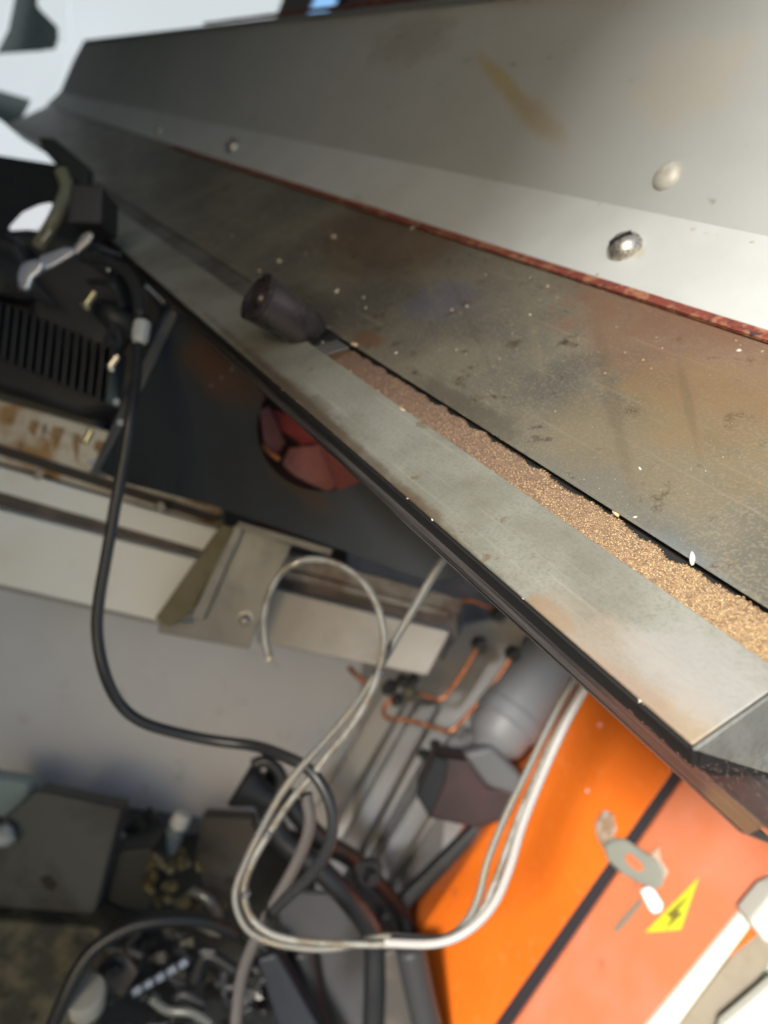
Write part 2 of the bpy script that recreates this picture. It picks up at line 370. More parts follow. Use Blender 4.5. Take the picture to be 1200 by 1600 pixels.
# stains of the sheets; the bluish spot on the slope is a painted reflection
def loc(o, p): return p - o.location - hop.location
for m_, o_, a, b, L_ in ((slope_m, sp, sE, sC, ((1150, 560, .070, (.30, .135, .065), (2.6, 1, 1), .6), (1040, 480, .050, (.24, .12, .075), (2.4, 1, 1), .6), (590, 375, .07, (.17, .085, .04), (2.2, 1, 1), .7),
        (1000, 700, .06, (.27, .21, .12), (1.6, 1, 1), .6), (1120, 640, .05, (.30, .20, .09), (1.8, 1, 1), .6), (930, 800, .035, (.17, .19, .19), (2.4, 1, 1), .6), (1060, 890, .018, (.22, .26, .28), (2.2, 1, 1), .8), (690, 470, .040, (.16, .16, .24), (1.2, 1, 1), .6),
        (575, 530, .012, (.22, .09, .04), (2.5, 1, 1), .9), (720, 640, .02, (.10, .09, .07), (4, 1, 1), .8), (480, 480, .03, (.09, .08, .07), (3, 1, 1), .6))),
                       (rail_m, rl, sG, sF, ((1070, 1130, .014, (.55, .40, .22), (1.8, 1, 1), .8), (860, 965, .008, (.34, .20, .07), (2.5, 1, 1), .9), (980, 1050, .022, (.48, .38, .30), (3, 1, 1), .7), (1110, 1060, .03, (.52, .51, .49), (1.5, 1, 1), .8),
        (470, 630, .016, (.12, .075, .04), (6, 1, 1), .8), (640, 790, .010, (.17, .11, .06), (7, 1, 1), .8))),
                       (wall_m, wp, sFold, sB, ((1080, 130, .05, (.46, .41, .31), (1.4, 1, 1), .5), (640, 60, .05, (.24, .20, .14), (2.4, 1, 1), .6))),
                       (strip_m, st, sCp, sBp, ((1085, 362, .0030, (.40, .28, .18), (1.6, 1, 1), .8), (1105, 368, .0035, (.40, .28, .18), (1.6, 1, 1), .8), (1122, 370, .0025, (.40, .28, .18), (1.6, 1, 1), .8), (993, 398, .009, (.45, .38, .2), (1.2, 1, 1), .7), (560, 312, .006, (.36, .27, .15), (4, 1, 1), .6)))):
    for px, py, r_, c_, ra, s_ in L_:
        patch(m_, loc(o_, on(px, py, a, b)), r_, c_, .38, .55, 34, s_ * .7, ra)

def streak(m, o, a, b, pts, wd, col, k):
    A, B = [on(x, y, a, b) for x, y in pts]; X = (B - A); L_ = X.length / 2; X.normalize(); n, t = secn(a, b); Y2 = n.cross(X)
    patch(m, loc(o, (A + B) / 2), 1, col, .5, .35, 45, k, (L_, wd, wd)); N = m.node_tree.nodes
    mp = [q for q in N if q.type == 'MAPPING'][-1]; mp.inputs['Rotation'].default_value = Matrix((X, Y2, n)).transposed().to_euler()
streak(wall_m, wp, sFold, sB, ((752, 88), (832, 182)), .011, (.37, .31, .15), .75)
streak(wall_m, wp, sFold, sB, ((800, 150), (880, 220)), .015, (.36, .31, .21), .7)
streak(rail_m, rl, sG, sF, ((330, 500), (720, 850)), .006, (.12, .08, .05), .7)
streak(rail_m, rl, sG, sF, ((900, 1010), (1070, 1150)), .007, (.46, .33, .24), .6)
for q_, (p, e) in enumerate((((700, 430), (760, 560)), ((820, 450), (850, 600)), ((930, 500), (985, 760)), ((1060, 560), (1090, 700)), ((640, 380), (680, 470)))):
    streak(slope_m, sp, sE, sC, (p, e), .0035 + .001 * (q_ % 3), ((.12, .10, .07), (.28, .24, .16), (.15, .11, .07))[q_ % 3], .3)

# round black roller housing pressed into the slot beyond the bran
sM = ((sF[0] + sE[0]) / 2, (sF[1] + sE[1]) / 2)
pa = onx(400, 462, sF, sE); pb = onx(492, 524, sF, sE)
ax0 = V(pa, -sM[0] + .010, sM[1] + .006) + EYE; ln_ = pb - pa
rm_ = mat('roller_purple_grey', (.085, .072, .078), .27, .35, c2=(.05, .043, .046), s2=30, bump=.05)
ra_, rb_ = on(494, 522, sF, sE), P(399, 462, (on(402, 463, sF, sE) - EYE).dot(FWD) - .20)
hr_ = (rb_ - ra_).length
ro = lathe('roller_cap', ra_, rb_ - ra_, [(0, .012), (.002, .019), (hr_ * .12, .0225), (hr_ * .3, .0255), (hr_ * .85, .0275), (hr_ * .93, .0276), (hr_ * .94, .0262), (hr_ * .955, .0262), (hr_ * .96, .0285), (hr_ * .985, .0288), (hr_, .027), (hr_ + .0005, .0225), (hr_ - .005, .0215), (hr_ - .006, .012), (hr_ - .001, .008), (hr_, .002)], rm_, hop, 48)
run('slot_cover', [(sF[0] + .003, sF[1] - .0025), (sF[0] + .012, sF[1] - .004), (sE[0] + .003, sE[1] - .0015)], lin(min(pa, pb) + .05, X1, 30), mat('slot_cover_brown', (.20, .195, .175), .45, .3, c2=(.12, .11, .095), s2=9), hop, .002)
def slotbox(name, x0, x1, m, t0=0, t1=1, h=.0):
    """block lying across the slot between two runs"""
    a = lerp2(bf, be, t0); b = lerp2(bf, be, t1); vs = []
    for x in (x0, x1):
        for (r, z) in (a, b):
            for k in (0, 1): vs.append(V(x, -(r - h) if k else -(r + .004), z + h * .8 if k else z - .016) + EYE)
    return bevel(obj(name, vs, [[0, 1, 3, 2], [4, 5, 7, 6], [0, 1, 5, 4], [2, 3, 7, 6], [0, 2, 6, 4], [1, 3, 7, 5]], m, hop), .0008)
xx = lambda px: onx(px, 505 + (px - 490) * .66 + 18, sF, sE)
slotbox('slot_plug', xx(506), xx(480), blk, 0, 1, .003)
slotbox('steel_stop', xx(526), xx(507), mat('stop_steel', (.30, .30, .29), .35, .6), 0, .85, .0015)
slotbox('wooden_stop', xx(540), xx(524.5), mat('stop_brown', (.13, .075, .035), .7), 0, .8, .0005)
slotbox('worn_stop', xx(562), xx(540.5), mat('stop_pink', (.24, .16, .13), .7, c2=(.13, .08, .05), s2=90), 0, .8, .0)

# husks and grains
husk = mat('rice_husk', (.66, .55, .33), .5, 0, c2=(.45, .33, .15), s2=200, rvar=0); rice = mat('white_rice', (.78, .76, .68), .4, 0, rvar=0)
GR = [(630, 643, 15, .0, 'sG', husk, 'straw coloured husk in the middle of the zinc rail'), (591, 613, 9, .6, 'sG', husk, 'small husk at the upper rim of the rail beside the bran'),
      (555, 541, 17, -.2, 'sE', husk, 'pale husk beside the steel stop at the top of the slot'), (513, 513, 8, .2, 'sE', husk, 'tiny husk at the black end of the slot'),
      (548, 582, 8, .5, 'sG', husk, 'husk on the rail just below the steel stop'), (636, 715, 9, 1.3, 'sG', rice, 'broken white rice grain on the rail below the straw coloured husk'),
      (1080, 873, 22, 1.6, 'sE', rice, 'upright white rice grain at the far rim of the bran'), (962, 805, 20, -.3, 'br', husk, 'pale husk on the bran beside a dark notch'),
      (831, 714, 10, .2, 'br', husk, 'small husk where the bran dips in the dark gap'), (505, 537, 9, .4, 'sG', husk, 'husk at the rim in front of the steel stop'),
      (527, 456, 10, 1.0, 'sE', rice, 'pale sliver on the sloping panel above the roller cap'), (741, 408, 6, .4, 'st', rice, 'pale speck at the edge of the white strip'),
      (1000, 733, 8, .4, 'sE', rice, 'pale fleck on the sloping panel above the bran'), (676, 812, 9, .6, 'sG', rice, 'pale fleck near the lower edge of the rail')]
for px, py, L_, ang, wh, m_, lab in GR:
    a, b = {'sG': (sF, sG), 'sE': (sC, sE), 'br': (bf, be), 'st': (sBp, sCp)}[wh]
    c = on(px, py, a, b); n, t = secn(a, b); d = (c - EYE).dot(FWD); l_ = L_ * d / 1200 * .55
    X = V(1, 0, 0) * math.cos(ang) - t * math.sin(ang); Y2 = n.cross(X); rm = Matrix((X, Y2, n)).transposed()
    if L_ == 22: rm = Matrix((UPI, RIGHT, RIGHT.cross(UPI) * -1)).transposed(); n = -FWD
    g_ = blob('rice_husk' if m_ is husk else 'rice_grain', c + n * l_ * .35, l_, l_ * .38, l_ * .32, m_, None, rm, rough=.25, sd=px)
    tag(g_, lab, 'rice grain', 'loose husks and grains on the machine')
vs = []; fs = []; fm = []
for i in range(2600):
    a, b, k = random.choice(((sF, sG, 0), (sF, sG, 0), (sF, sG, 0), (sC, sE, 1), (sC, sE, 1), (sBp, sCp, 1), (sFold, sB, 2)))
    x = .12 + random.random() ** 1.4 * 1.3; t = random.random(); 
    if k == 0: t = random.random() ** 1.3
    n, tt = secn(a, b); r, z = lerp2(a, b, t); c = V(x, -r, z) + EYE
    if k == 0 and x < xr0 + .004: continue
    s = random.uniform(.0003, .0008) * (2.6 if random.random() < .06 else 1) * (.7 + x); an = random.random() * 6
    X = V(1, 0, 0) * math.cos(an) + tt * math.sin(an); Y2 = n.cross(X); q = len(vs)
    vs += [c + X * s * 1.6, c + Y2 * s, c - X * s * 1.6, c - Y2 * s, c + n * s]
    for f in ((0, 1, 4), (1, 2, 4), (2, 3, 4), (3, 0, 4)): fs.append([q + u for u in f])
    fm += [random.choices((0, 1), (3, 2))[0]] * 4
tag(obj('bran_dust', vs, fs, None, None, mats=[mat('dust_pale', (.62, .58, .48), .8, rvar=0), mat('dust_tan', (.42, .32, .18), .8, rvar=0)], fmi=fm),
    'pale specks of bran dust scattered over the metal sheets', 'dust', kind='stuff')
vs = []; fs = []; fm = []
for i in range(900):
    x = xr0 + .004 + random.random() * (xe - xr0); up = random.random() < .35; t = abs(random.gauss(0, .10))
    a, b = ((sE, sC) if up else (sF, sG)); n, tt = secn(a, b); r_, z = lerp2(a, b, min(1, t * (.4 if up else 1))); c = V(x, -r_, z) + EYE + n * .0002
    s = random.uniform(.00018, .0005); X = tt.cross(n) * math.cos(i) + tt * math.sin(i); Y2 = n.cross(X); q = len(vs)
    vs += [c + X * s * 1.4, c + Y2 * s, c - X * s * 1.4, c - Y2 * s, c + n * s * 1.2]
    for f in ((0, 1, 4), (1, 2, 4), (2, 3, 4), (3, 0, 4)): fs.append([q + u for u in f])
    fm += [random.choice((0, 1, 2))] * 4
tag(obj('spilled_bran', vs, fs, None, None, mats=gm[:3], fmi=fm), 'crumbs of bran spilled along both rims of the slot', 'bran', kind='stuff')
# sparkling rust crumbs on the ledge end
vs = []; fs = []
for i in range(1300):
    x = xl0 + .002 + random.random() * .085; t = -.02 + random.random() * 1.5
    if t <= 1: r, z = lerp2((sI[0] + .003, sI[1] + .0042), (sK[0], sK[1] + .0042), max(t, .03))
    else: r, z = lerp2((sK[0], sK[1] + .0042), (sK[0] + .05, sK[1] + .03), (t - 1) * 1.6)
    c = V(x, -r, z + .0003) + EYE; s = random.uniform(.0001, .00035); q = len(vs)
    vs += [c + V(s, 0, 0), c + V(0, s, 0), c - V(s, 0, 0), c - V(0, s, 0), c + V(0, 0, s * 1.2)]
    for f in ((0, 1, 4), (1, 2, 4), (2, 3, 4), (3, 0, 4)): fs.append([q + u for u in f])
tag(obj('rust_crumbs', vs, fs, mat('rust_sparkle', (.75, .45, .3), .35, .5, rvar=0), None), 'glinting crumbs on the rusted end of the ledge', 'rust crumbs', kind='stuff')

# ---- dark plate with the round hole under the machine ----------------------------------------
plate_m = mat('blue_black_plate', (.022, .030, .039), .45, .1, c2=(.017, .021, .026), s2=6, bump=.08)
patch(plate_m, (0, 0, 0), .001, (0, 0, 0))
pl = thing('motor_mount_plate', P(430, 680, 1.2), 'blue black steel mounting plate with a round hole showing red inside', 'plate')
PF = fplane(((280, 480, 1.16), (140, 740, 1.22), (700, 900, 1.05)))
outer = [(278, 470), (250, 520), (222, 590), (185, 670), (140, 742), (225, 762), (330, 790), (450, 830), (560, 868), (660, 905), (720, 905), (760, 860), (640, 720), (480, 580), (340, 455)]
hc, hr = (505, 668), (104, 100)
def ring_plate(name, outer, hc, hr, f, t, m, parent, n=72):
    """plate with a round opening: outline bridged to the opening ray by ray"""
    vs = []; fs = []
    for k in range(n):
        a = 2 * math.pi * k / n; c, s = math.cos(a), math.sin(a); best = None
        for (x1, y1), (x2, y2) in zip(outer, outer[1:] + outer[:1]):
            dx, dy = x2 - x1, y2 - y1; den = c * dy - s * dx
            if abs(den) < 1e-9: continue
            tt = ((x1 - hc[0]) * dy - (y1 - hc[1]) * dx) / den; u = ((x1 - hc[0]) * s - (y1 - hc[1]) * c) / den
            if tt > 0 and -1e-6 <= u <= 1 + 1e-6: best = tt if best is None else min(best, tt)
        po = (hc[0] + c * best, hc[1] + s * best); pi_ = (hc[0] + c * hr[0], hc[1] + s * hr[1])
        for q in (po, pi_):
            p = P(*q, f(*q)); vs += [p, p + FWD * t]
    for k in range(n):
        a = 4 * k; b = 4 * ((k + 1) % n)
        fs += [[a, b, b + 2, a + 2], [a + 1, a + 3, b + 3, b + 1], [a, a + 1, b + 1, b], [a + 2, b + 2, b + 3, a + 3]]
    return obj(name, vs, fs, m, parent)
pq_ = ring_plate('plate', outer, hc, hr, PF, .006, plate_m, pl)
org_ = pl.location + pq_.location
for x, y, rr, cc, ra in ((350, 565, .07, (.075, .035, .02), (1, 1, .7)), (390, 560, .035, (.10, .085, .08), (1, 1, .6)), (470, 760, .03, (.05, .03, .02), (2, 2, .5))):
    patch(plate_m, P(x, y, PF(x, y)) - org_, rr, cc, .5, .5, 30, .8, ra)
on_plane('plate_flange', [(272, 472), (282, 478), (225, 600), (150, 742), (138, 742), (210, 590)], PF, .05, mat('plate_edge', (.14, .148, .155), .35, .4), pl, off=.006)
for x, y in ((188, 690 - 30), (143, 722), (182, 628)): cyl('bolt', P(x, y, PF(x, y) - .0), P(x, y, PF(x, y) - .012), .006, mat('bolt_grey', (.25, .25, .25), .4, .8), pl, 6)
# light crumbs of grease by the plate corner
for i, (x, y, r) in enumerate(((372, 552, 6), (380, 562, 5), (366, 568, 5), (362, 577, 4), (384, 573, 4), (346, 590, 3), (330, 603, 3))):
    tag(blob('grease_lump', P(x, y, PF(x, y) - .004), r * .00095, r * .0008, r * .0008, mat('grey_grease', (.20, .18, .18), .25), None, rough=.5, sd=i * 3),
        'small glossy grey lump of grease on the dark plate by the rail', 'grease', 'grease lumps on the dark plate')
red = mat('red_drum', (.30, .045, .035), .5, 0, c2=(.18, .02, .02), s2=20, rvar=.1); pink = mat('dusty_red', (.36, .13, .11), .6, 0, c2=(.25, .08, .06), s2=15)
rd2 = thing('red_fan', P(490, 690, 1.3), 'dusty red fan wheel seen through the round hole of the dark plate', 'fan')
lathe('hub', P(540, 650, 1.30), -FWD, [(-.03, .09), (0, .09), (.012, .07), (.02, .03), (.021, .001)], red, rd2, 32)
on_plane('blade', [(405, 640), (420, 635), (445, 690), (430, 715), (412, 690)], lambda x, y: 1.27 + (x - 405) * .0006, .006, pink, rd2)
on_plane('blade', [(452, 700), (500, 695), (525, 760), (510, 768), (462, 745), (440, 725)], lambda x, y: 1.26 + (x - 440) * .0004, .006, pink, rd2)
on_plane('blade', [(505, 700), (560, 740), (600, 790), (560, 775), (528, 768)], lambda x, y: 1.27, .006, mat('dull_red', (.24, .05, .04), .6), rd2)
on_plane('blade', [(425, 640), (470, 650), (500, 690), (470, 695), (440, 672)], lambda x, y: 1.24 + (y - 640) * .0006, .006, red, rd2)
px_tube('wire_ring', [(411, 695, 1.22), (422, 708, 1.22), (436, 718, 1.22)], .004, mat('copper_bright', (.65, .28, .1), .3, .9), rd2)
struct(slab('red_fan_chamber', [(380, 600), (640, 600), (680, 850), (400, 830)], 1.42, .01, mat('chamber_dark', (.05, .015, .012), .8)))

# ---- motor and fittings at the left -----------------------------------------------------------
dk = mat('motor_black', (.018, .019, .021), .5, .1, c2=(.03, .032, .036), s2=12, bump=.1)
dk2 = mat('motor_dark_grey', (.028, .030, .034), .5, .1, c2=(.018, .018, .02), s2=10)
struct(slab('machine_underside', [(-80, 230), (110, 260), (330, 470), (300, 900), (-80, 760)], 1.75, .02, mat('underside_black', (.012, .013, .014), .8)))
mo = thing('electric_motor', P(60, 470, 1.45), 'black electric motor with curved cooling ribs under the machine', 'motor')
mc = P(40, 400, 1.52); max_ = (RIGHT * .55 + UPI * .25 - FWD * .8).normalized()
slab('body', [(-70, 360), (40, 352), (150, 372), (235, 440), (262, 480), (232, 560), (190, 640), (120, 650), (-70, 590)], 1.44, .2, dk, mo, .02)
slab('end_cover', [(40, 395), (120, 385), (190, 430), (205, 500), (170, 560), (90, 560), (40, 500)], 1.40, .05, dk2, mo, .02)
slab('cowl', [(-70, 340), (30, 372), (52, 430), (40, 470), (-70, 450)], 1.38, .06, dk, mo, .015)
for k in range(17):
    x = -52 + 13.5 * k; y = 452 + .42 * (x + 52)
    slab('cooling_fin', [(x + 8, y), (x + 13, y + 1), (x + 4, y + 88), (x - 1, y + 86)], 1.38, .07, dk2, mo, .0015)
for k in range(7):
    tube('cowl_rib', [P(-20 + 6 * k, 378 + 3 * k, 1.36), P(-8 + 9 * k, 410 + 4 * k, 1.35), P(10 + 13 * k, 450 + 5 * k, 1.36)], .003, dk2, mo, 6, 6)
tb = slab('terminal_box', [(110, 285), (160, 290), (158, 350), (103, 348)], 1.25, .08, mat('box_black', (.035, .035, .037), .5), None, .005)
tag(tb, 'small black terminal box above the electric motor', 'terminal box')
tag(px_tube('olive_hose', [(96, 268, 1.35), (104, 292, 1.34), (98, 315, 1.33), (84, 345, 1.32), (60, 385, 1.34)], .012, mat('olive_rubber', (.20, .20, .13), .5)), 'short olive hose bending beside the black terminal box', 'hose')
steel = mat('bright_steel', (.72, .72, .70), .18, 1.0, rvar=.06); steel2 = mat('pale_spanner', (.62, .66, .75), .25, .7)
sp_ = thing('spanner', P(90, 400, 1.2), 'pale steel spanner lying on the black motor', 'spanner')
slab('handle', [(60, 400), (100, 385), (112, 386), (116, 396), (82, 416), (62, 424)], 1.21, .008, steel2, sp_, .003)
slab('handle', [(112, 388), (128, 364), (140, 360), (146, 366), (140, 378), (118, 398)], 1.215, .008, mat('spanner_shade', (.42, .43, .45), .35, .8), sp_, .003)
slab('head', [(30, 414), (44, 405), (62, 404), (68, 412), (62, 424), (50, 434), (46, 448), (38, 454), (28, 450), (25, 432)], 1.20, .012, steel2, sp_, .004)
def rod(name, a, b, r, m, lab, cat='bolt', grp=None, tip=None):
    p, q = P(*a), P(*b); t_ = thing(name, p, lab, cat, grp)
    cyl('shank', p, q, r, m, t_, 16)
    if tip: cyl('nut', p.lerp(q, -.12), p.lerp(q, .10), r * 1.5, tip, t_, 6)
    return t_
br = mat('brassy_zinc', (.50, .46, .30), .3, .9)
G_ = 'bolts and rods round the black motor'
rod('rod', (122, 397, 1.2), (170, 420, 1.2), .0045, steel, 'bright steel rod crossing the motor beside the spanner', 'rod', G_)
rod('rod', (228, 448, 1.2), (258, 474, 1.2), .0055, steel, 'short bright steel rod beside the rail above the dark plate', 'rod', G_, )
rod('bolt', (133, 478, 1.25), (148, 456, 1.25), .0055, br, 'brassy bolt in the middle of the black motor', 'bolt', G_, br)
rod('bolt', (171, 574, 1.25), (184, 556, 1.25), .0055, steel, 'shiny bolt at the lower right of the motor ribs', 'bolt', G_, steel)
rod('bolt', (133, 692, 1.16), (143, 672, 1.16), .0055, br, 'brassy bolt at the lower corner of the dark plate', 'bolt', G_, br)
rod('bolt', (66, 378, 1.3), (80, 360, 1.3), .005, mat('dull_zinc', (.3, .3, .26), .4, .8), 'dull bolt between the olive hose and the spanner', 'bolt', G_)
tag(blob('rubber_bellow', P(190, 500, 1.33), .045, .05, .03, dk2, None, rough=.2), 'dark rounded motor cap beside the white plug', 'cap')
for i, (a, b, c_) in enumerate((((140, 440), (175, 445), (190, 480)), ((165, 540), (178, 510), (182, 530)), ((120, 370), (150, 385), (190, 400)))):
    tag(px_tube('motor_lead', [(*a, 1.28), (*b, 1.26), (*c_, 1.28)], .006, dk2), ('dark lead curling under the steel rod', 'short dark lead by the shiny bolt', 'dark lead behind the pale spanner')[i], 'cable')
# power cable with white plug
cb = thing('power_cable', P(218, 540, 1.1), 'black power cable hanging in a long loop from a white plug', 'cable')
cabm = mat('cable_black', (.03, .031, .033), .36, 0, rvar=.08); CD = 1.02
px_tube('cable', [(130, 402, 1.2), (165, 408, 1.18), (195, 425, 1.16), (214, 455, 1.14), (220, 495, 1.12)], .0095, cabm, cb, 14)
lathe('plug', P(223, 503, 1.10), (P(216, 546, 1.08) - P(223, 503, 1.10)), [(0, .007), (.004, .0125), (.03, .012), (.038, .008), (.040, .006)], mat('plug_grey_white', (.48, .50, .47), .4), cb, 20)
px_tube('cable', [(216, 540, 1.08), (212, 590, 1.05), (204, 650, CD), (193, 720, CD), (180, 790, CD), (168, 860, CD), (155, 935, CD), (152, 990, CD), (163, 1050, CD), (186, 1098, CD + .02), (222, 1128, CD + .03), (280, 1146, CD + .05), (340, 1158, CD + .06), (400, 1166, CD + .05), (450, 1184, CD), (487, 1206, CD - .02),
         (512, 1245, CD - .03), (520, 1290, CD - .03), (508, 1335, CD - .02), (478, 1375, CD), (440, 1410, CD + .02), (408, 1450, CD + .04), (388, 1500, CD + .08), (372, 1560, CD + .1), (360, 1660, CD + .12)], .0078, cabm, cb, 14)

# ---- frame beams ------------------------------------------------------------------------------
cream = mat('cream_paint', (.80, .81, .77), .5, 0, c2=(.74, .72, .62), s2=6, lo=.5, hi=.75, c3=(.3, .2, .1), s3=40, lo3=.7, hi3=.78)
creamr = mat('rust_streaked_cream', (.62, .57, .47), .6, 0, c2=(.36, .20, .07), s2=9, lo=.48, hi=.62, c3=(.10, .06, .03), s3=30, lo3=.6, hi3=.7, bump=.2)
brown = mat('grimy_recess', (.10, .085, .08), .6, 0, c2=(.16, .13, .12), s2=18)
greyr = mat('grey_rail', (.14, .14, .135), .5, .3)
fb = thing('frame_beam', P(150, 850, 1.4), 'cream painted steel frame beam with rust streaks and a brown groove, left of the bracket', 'beam')
def strip(name, a0, a1, b0, b1, d, t, m, par, k=0): return slab(name, [a0, b0, b1, a1], d, t, m, par, .003)
strip('back_rail', (-60, 568), (-60, 618), (150, 640), (150, 690), 1.52, .05, greyr, fb)
strip('rusty_face', (-60, 608), (-60, 688), (345, 735 - 10), (345, 812), 1.46, .03, creamr, fb)
strip('groove', (-60, 676), (-60, 692), (345, 806), (345, 822), 1.45, .02, mat('dark_seam', (.05, .04, .035), .8), fb)
strip('lower_face', (-60, 684), (-60, 716), (345, 800), (345, 836), 1.455, .02, creamr, fb)
strip('groove', (-60, 706), (-60, 720), (345, 826), (345, 840), 1.445, .02, mat('dark_seam', (), .8), fb)
strip('lip', (-60, 712), (-60, 752), (345, 828), (345, 868), 1.42, .05, cream, fb)
strip('recess', (-60, 744), (-60, 790), (345, 858), (345, 888), 1.46, .03, brown, fb)
strip('front_face', (-60, 782), (-60, 900), (330, 880), (330, 990), 1.40, .07, cream, fb)
strip('underside', (-60, 898), (-60, 908), (330, 988), (330, 995), 1.41, .06, mat('beam_shade_edge', (.3, .3, .29), .6), fb)
fb2 = thing('frame_beam', P(560, 980, 1.4), 'cream painted beam stub behind the braided hose loop, right of the bracket', 'beam')
strip('top_rail', (440, 862), (440, 885), (720, 935), (720, 960), 1.47, .03, mat('dusty_rail', (.30, .27, .24), .6, c2=(.18, .13, .1), s2=14), fb2)
strip('recess', (430, 880), (430, 925), (715, 950), (715, 1000), 1.50, .03, brown, fb2)
strip('upper_lip', (440, 888), (440, 902), (700, 955), (700, 966), 1.465, .02, mat('dusty_rail', (), .6), fb2)
slab('front_face', [(412, 916), (703, 988), (668, 1056), (402, 1004)], 1.42, .06, mat('dusty_cream', (.44, .41, .37), .55, 0, c2=(.36, .33, .29), s2=6), fb2, .004)
for q_, (x, y) in enumerate(((60, 742), (250, 792))):
    lathe('beam_bolt', P(x, y, 1.42), -FWD, [(0, .009), (.004, .009), (.0045, .006), (.010, .0055), (.011, .003)], mat('bolt_grey', (), .4), fb, 10)
for q_ in range(9):
    x = 14 + 34 * q_; y = 640 + .31 * x
    slab('rust_drip', [(x, y), (x + 10 + q_ % 3 * 5, y + 4), (x + 4, y + 22 + 9 * (q_ % 4)), (x - 4, y + 14)], 1.4585, .0012, mat('drip_rust', (.28, .15, .05), .8, c2=(.45, .36, .24), s2=30), fb, 0)
bk = thing('bracket', P(340, 920, 1.35), 'galvanized steel angle bracket bolted between the two cream beams', 'bracket')
galv = mat('galvanized', (.20, .20, .19), .45, .4, c2=(.13, .13, .12), s2=8, bump=.05)
slab('plate', [(372, 822), (455, 852), (388, 1014), (246, 988), (252, 966), (300, 975)], 1.345, .006, galv, bk)
slab('gusset', [(346, 818), (366, 826), (296, 962), (262, 978), (242, 966)], 1.325, .03, mat('olive_grime', (.15, .13, .075), .6, .2, c2=(.12, .10, .04), s2=20), bk)
slab('fold', [(366, 820), (380, 826), (318, 968), (298, 966)], 1.33, .012, mat('galvanized', (), .42), bk)
slab('top_flange', [(372, 814), (520, 858), (515, 868), (370, 826)], 1.335, .02, galv, bk)
for x, y in ((297, 950), (384, 968)):
    b_ = lathe('bolt', P(x, y, 1.343), -FWD, [(0, .015), (.003, .015), (.0035, .010), (.012, .010), (.013, .008), (.018, .005)], mat('bolt_grey', (), .4), bk, 12)
tag(px_tube('rusty_rod', [(338, 1018 - 200, 1.40), (350, 815, 1.40)], .01, mat('olive_grime', (), .6)), 'short rusty rod end above the bracket', 'rod')

struct(slab('rear_frame_dark', [(100, 700), (760, 740), (760, 1060), (100, 1010)], 2.2, .02, mat('rear_dark_brown', (.05, .042, .038), .7)))
struct(slab('rear_panel', [(540, 830), (980, 800), (1000, 1060), (560, 1080)], 2.1, .02, mat('rear_panel_pinkish', (.24, .215, .215), .6, c2=(.16, .15, .15), s2=8)))
# ---- grey panels behind ------------------------------------------------------------------------
gw = mat('grey_panel_paint', (.60, .615, .64), .5, 0, c2=(.54, .55, .57), s2=3, lo=.4, hi=.7, c3=(.40, .39, .37), s3=11, lo3=.60, hi3=.75, scr=.25)
GP = fplane(((0, 915, 1.80), (0, 1215, 1.80), (700, 1200, 1.95)))
gp = on_plane('cabinet_wall', [(-90, 860), (720, 1000), (640, 1330), (430, 1292), (190, 1262), (-90, 1200)], GP, .03, gw, None, .004)
struct(gp, 'flat light grey sheet wall of the machine base behind the cables')
GP2 = fplane(((600, 1050, 1.90), (560, 1500, 1.90), (900, 1100, 1.75)))
cw = on_plane('column_wall', [(560, 1000), (960, 940), (905, 1100), (600, 1640), (470, 1640), (500, 1300)], GP2, .03, mat('light_grey_panel', (.36, .365, .375), .5, 0, c2=(.28, .285, .29), s2=4), None, .004)
struct(cw, 'grey machine column wall carrying the copper pipes')
col = thing('machine_column', P(640, 1250, 1.8), 'folded grey sheet column with upright ridges beside the orange cabinet', 'column')
def upright(name, x, y, x2, y2, w0, d, t, m):   # strip running down-left
    return slab(name, [(x, y), (x + w0, y + w0 * .1), (x2 + w0, y2 + w0 * .1), (x2, y2)], d, t, m, col, .006)
warm = mat('warm_grey', (.33, .315, .29), .5); cool = mat('cool_grey', (.27, .275, .285), .45); dgr = mat('deep_grey', (.10, .10, .108), .5)
upright('ridge', 598, 1085, 470, 1300, 40, 1.84, .03, warm)
upright('ridge', 655, 1100, 500, 1380, 30, 1.80, .05, cool)
upright('groove', 700, 1110, 560, 1370, 34, 1.86, .02, dgr)
upright('ridge', 715, 1140, 545, 1420, 34, 1.79, .06, cool)
upright('web', 760, 1150, 560, 1480, 62, 1.84, .03, mat('mid_grey', (.17, .175, .18), .5))
upright('edge_bar', 742, 1290, 590, 1440, 26, 1.70, .04, dk)
upright('edge_bar', 775, 1290, 640, 1480, 44, 1.72, .04, mat('light_bar', (.36, .36, .37), .45))
upright('edge_bar', 800, 1290, 668, 1500, 26, 1.74, .04, mat('dark_bar', (.08, .08, .085), .5))
# cylindrical grey gear motor with dark junction box
gmo = thing('gear_motor', P(790, 1150, 1.6), 'grey cylindrical gear motor with dark maroon junction box below it', 'motor')
p0, p1 = P(925, 935, 1.75), P(765, 1165, 1.62)
gml = mat('motor_grey', (.19, .195, .205), .5, .1, rvar=.08)
lathe('body', p0, p1 - p0, [(0, .070), ((p1 - p0).length * .78, .070), ((p1 - p0).length * .79, .074), ((p1 - p0).length * .86, .074), ((p1 - p0).length * .87, .068), ((p1 - p0).length * .96, .064), ((p1 - p0).length, .048), ((p1 - p0).length + .02, .03), ((p1 - p0).length + .024, .001)], gml, gmo, 40)
slab('cover', [(722, 1178), (770, 1165), (818, 1215), (808, 1245), (762, 1232)], 1.56, .06, mat('cover_grey', (.10, .105, .11), .5), gmo, .012)
slab('junction_box', [(680, 1182), (735, 1188), (765, 1232), (812, 1238), (792, 1282), (745, 1296), (672, 1280), (652, 1240)], 1.58, .09, mat('maroon_black', (.028, .015, .017), .5, 0, c2=(.05, .022, .024), s2=8), gmo, .008)
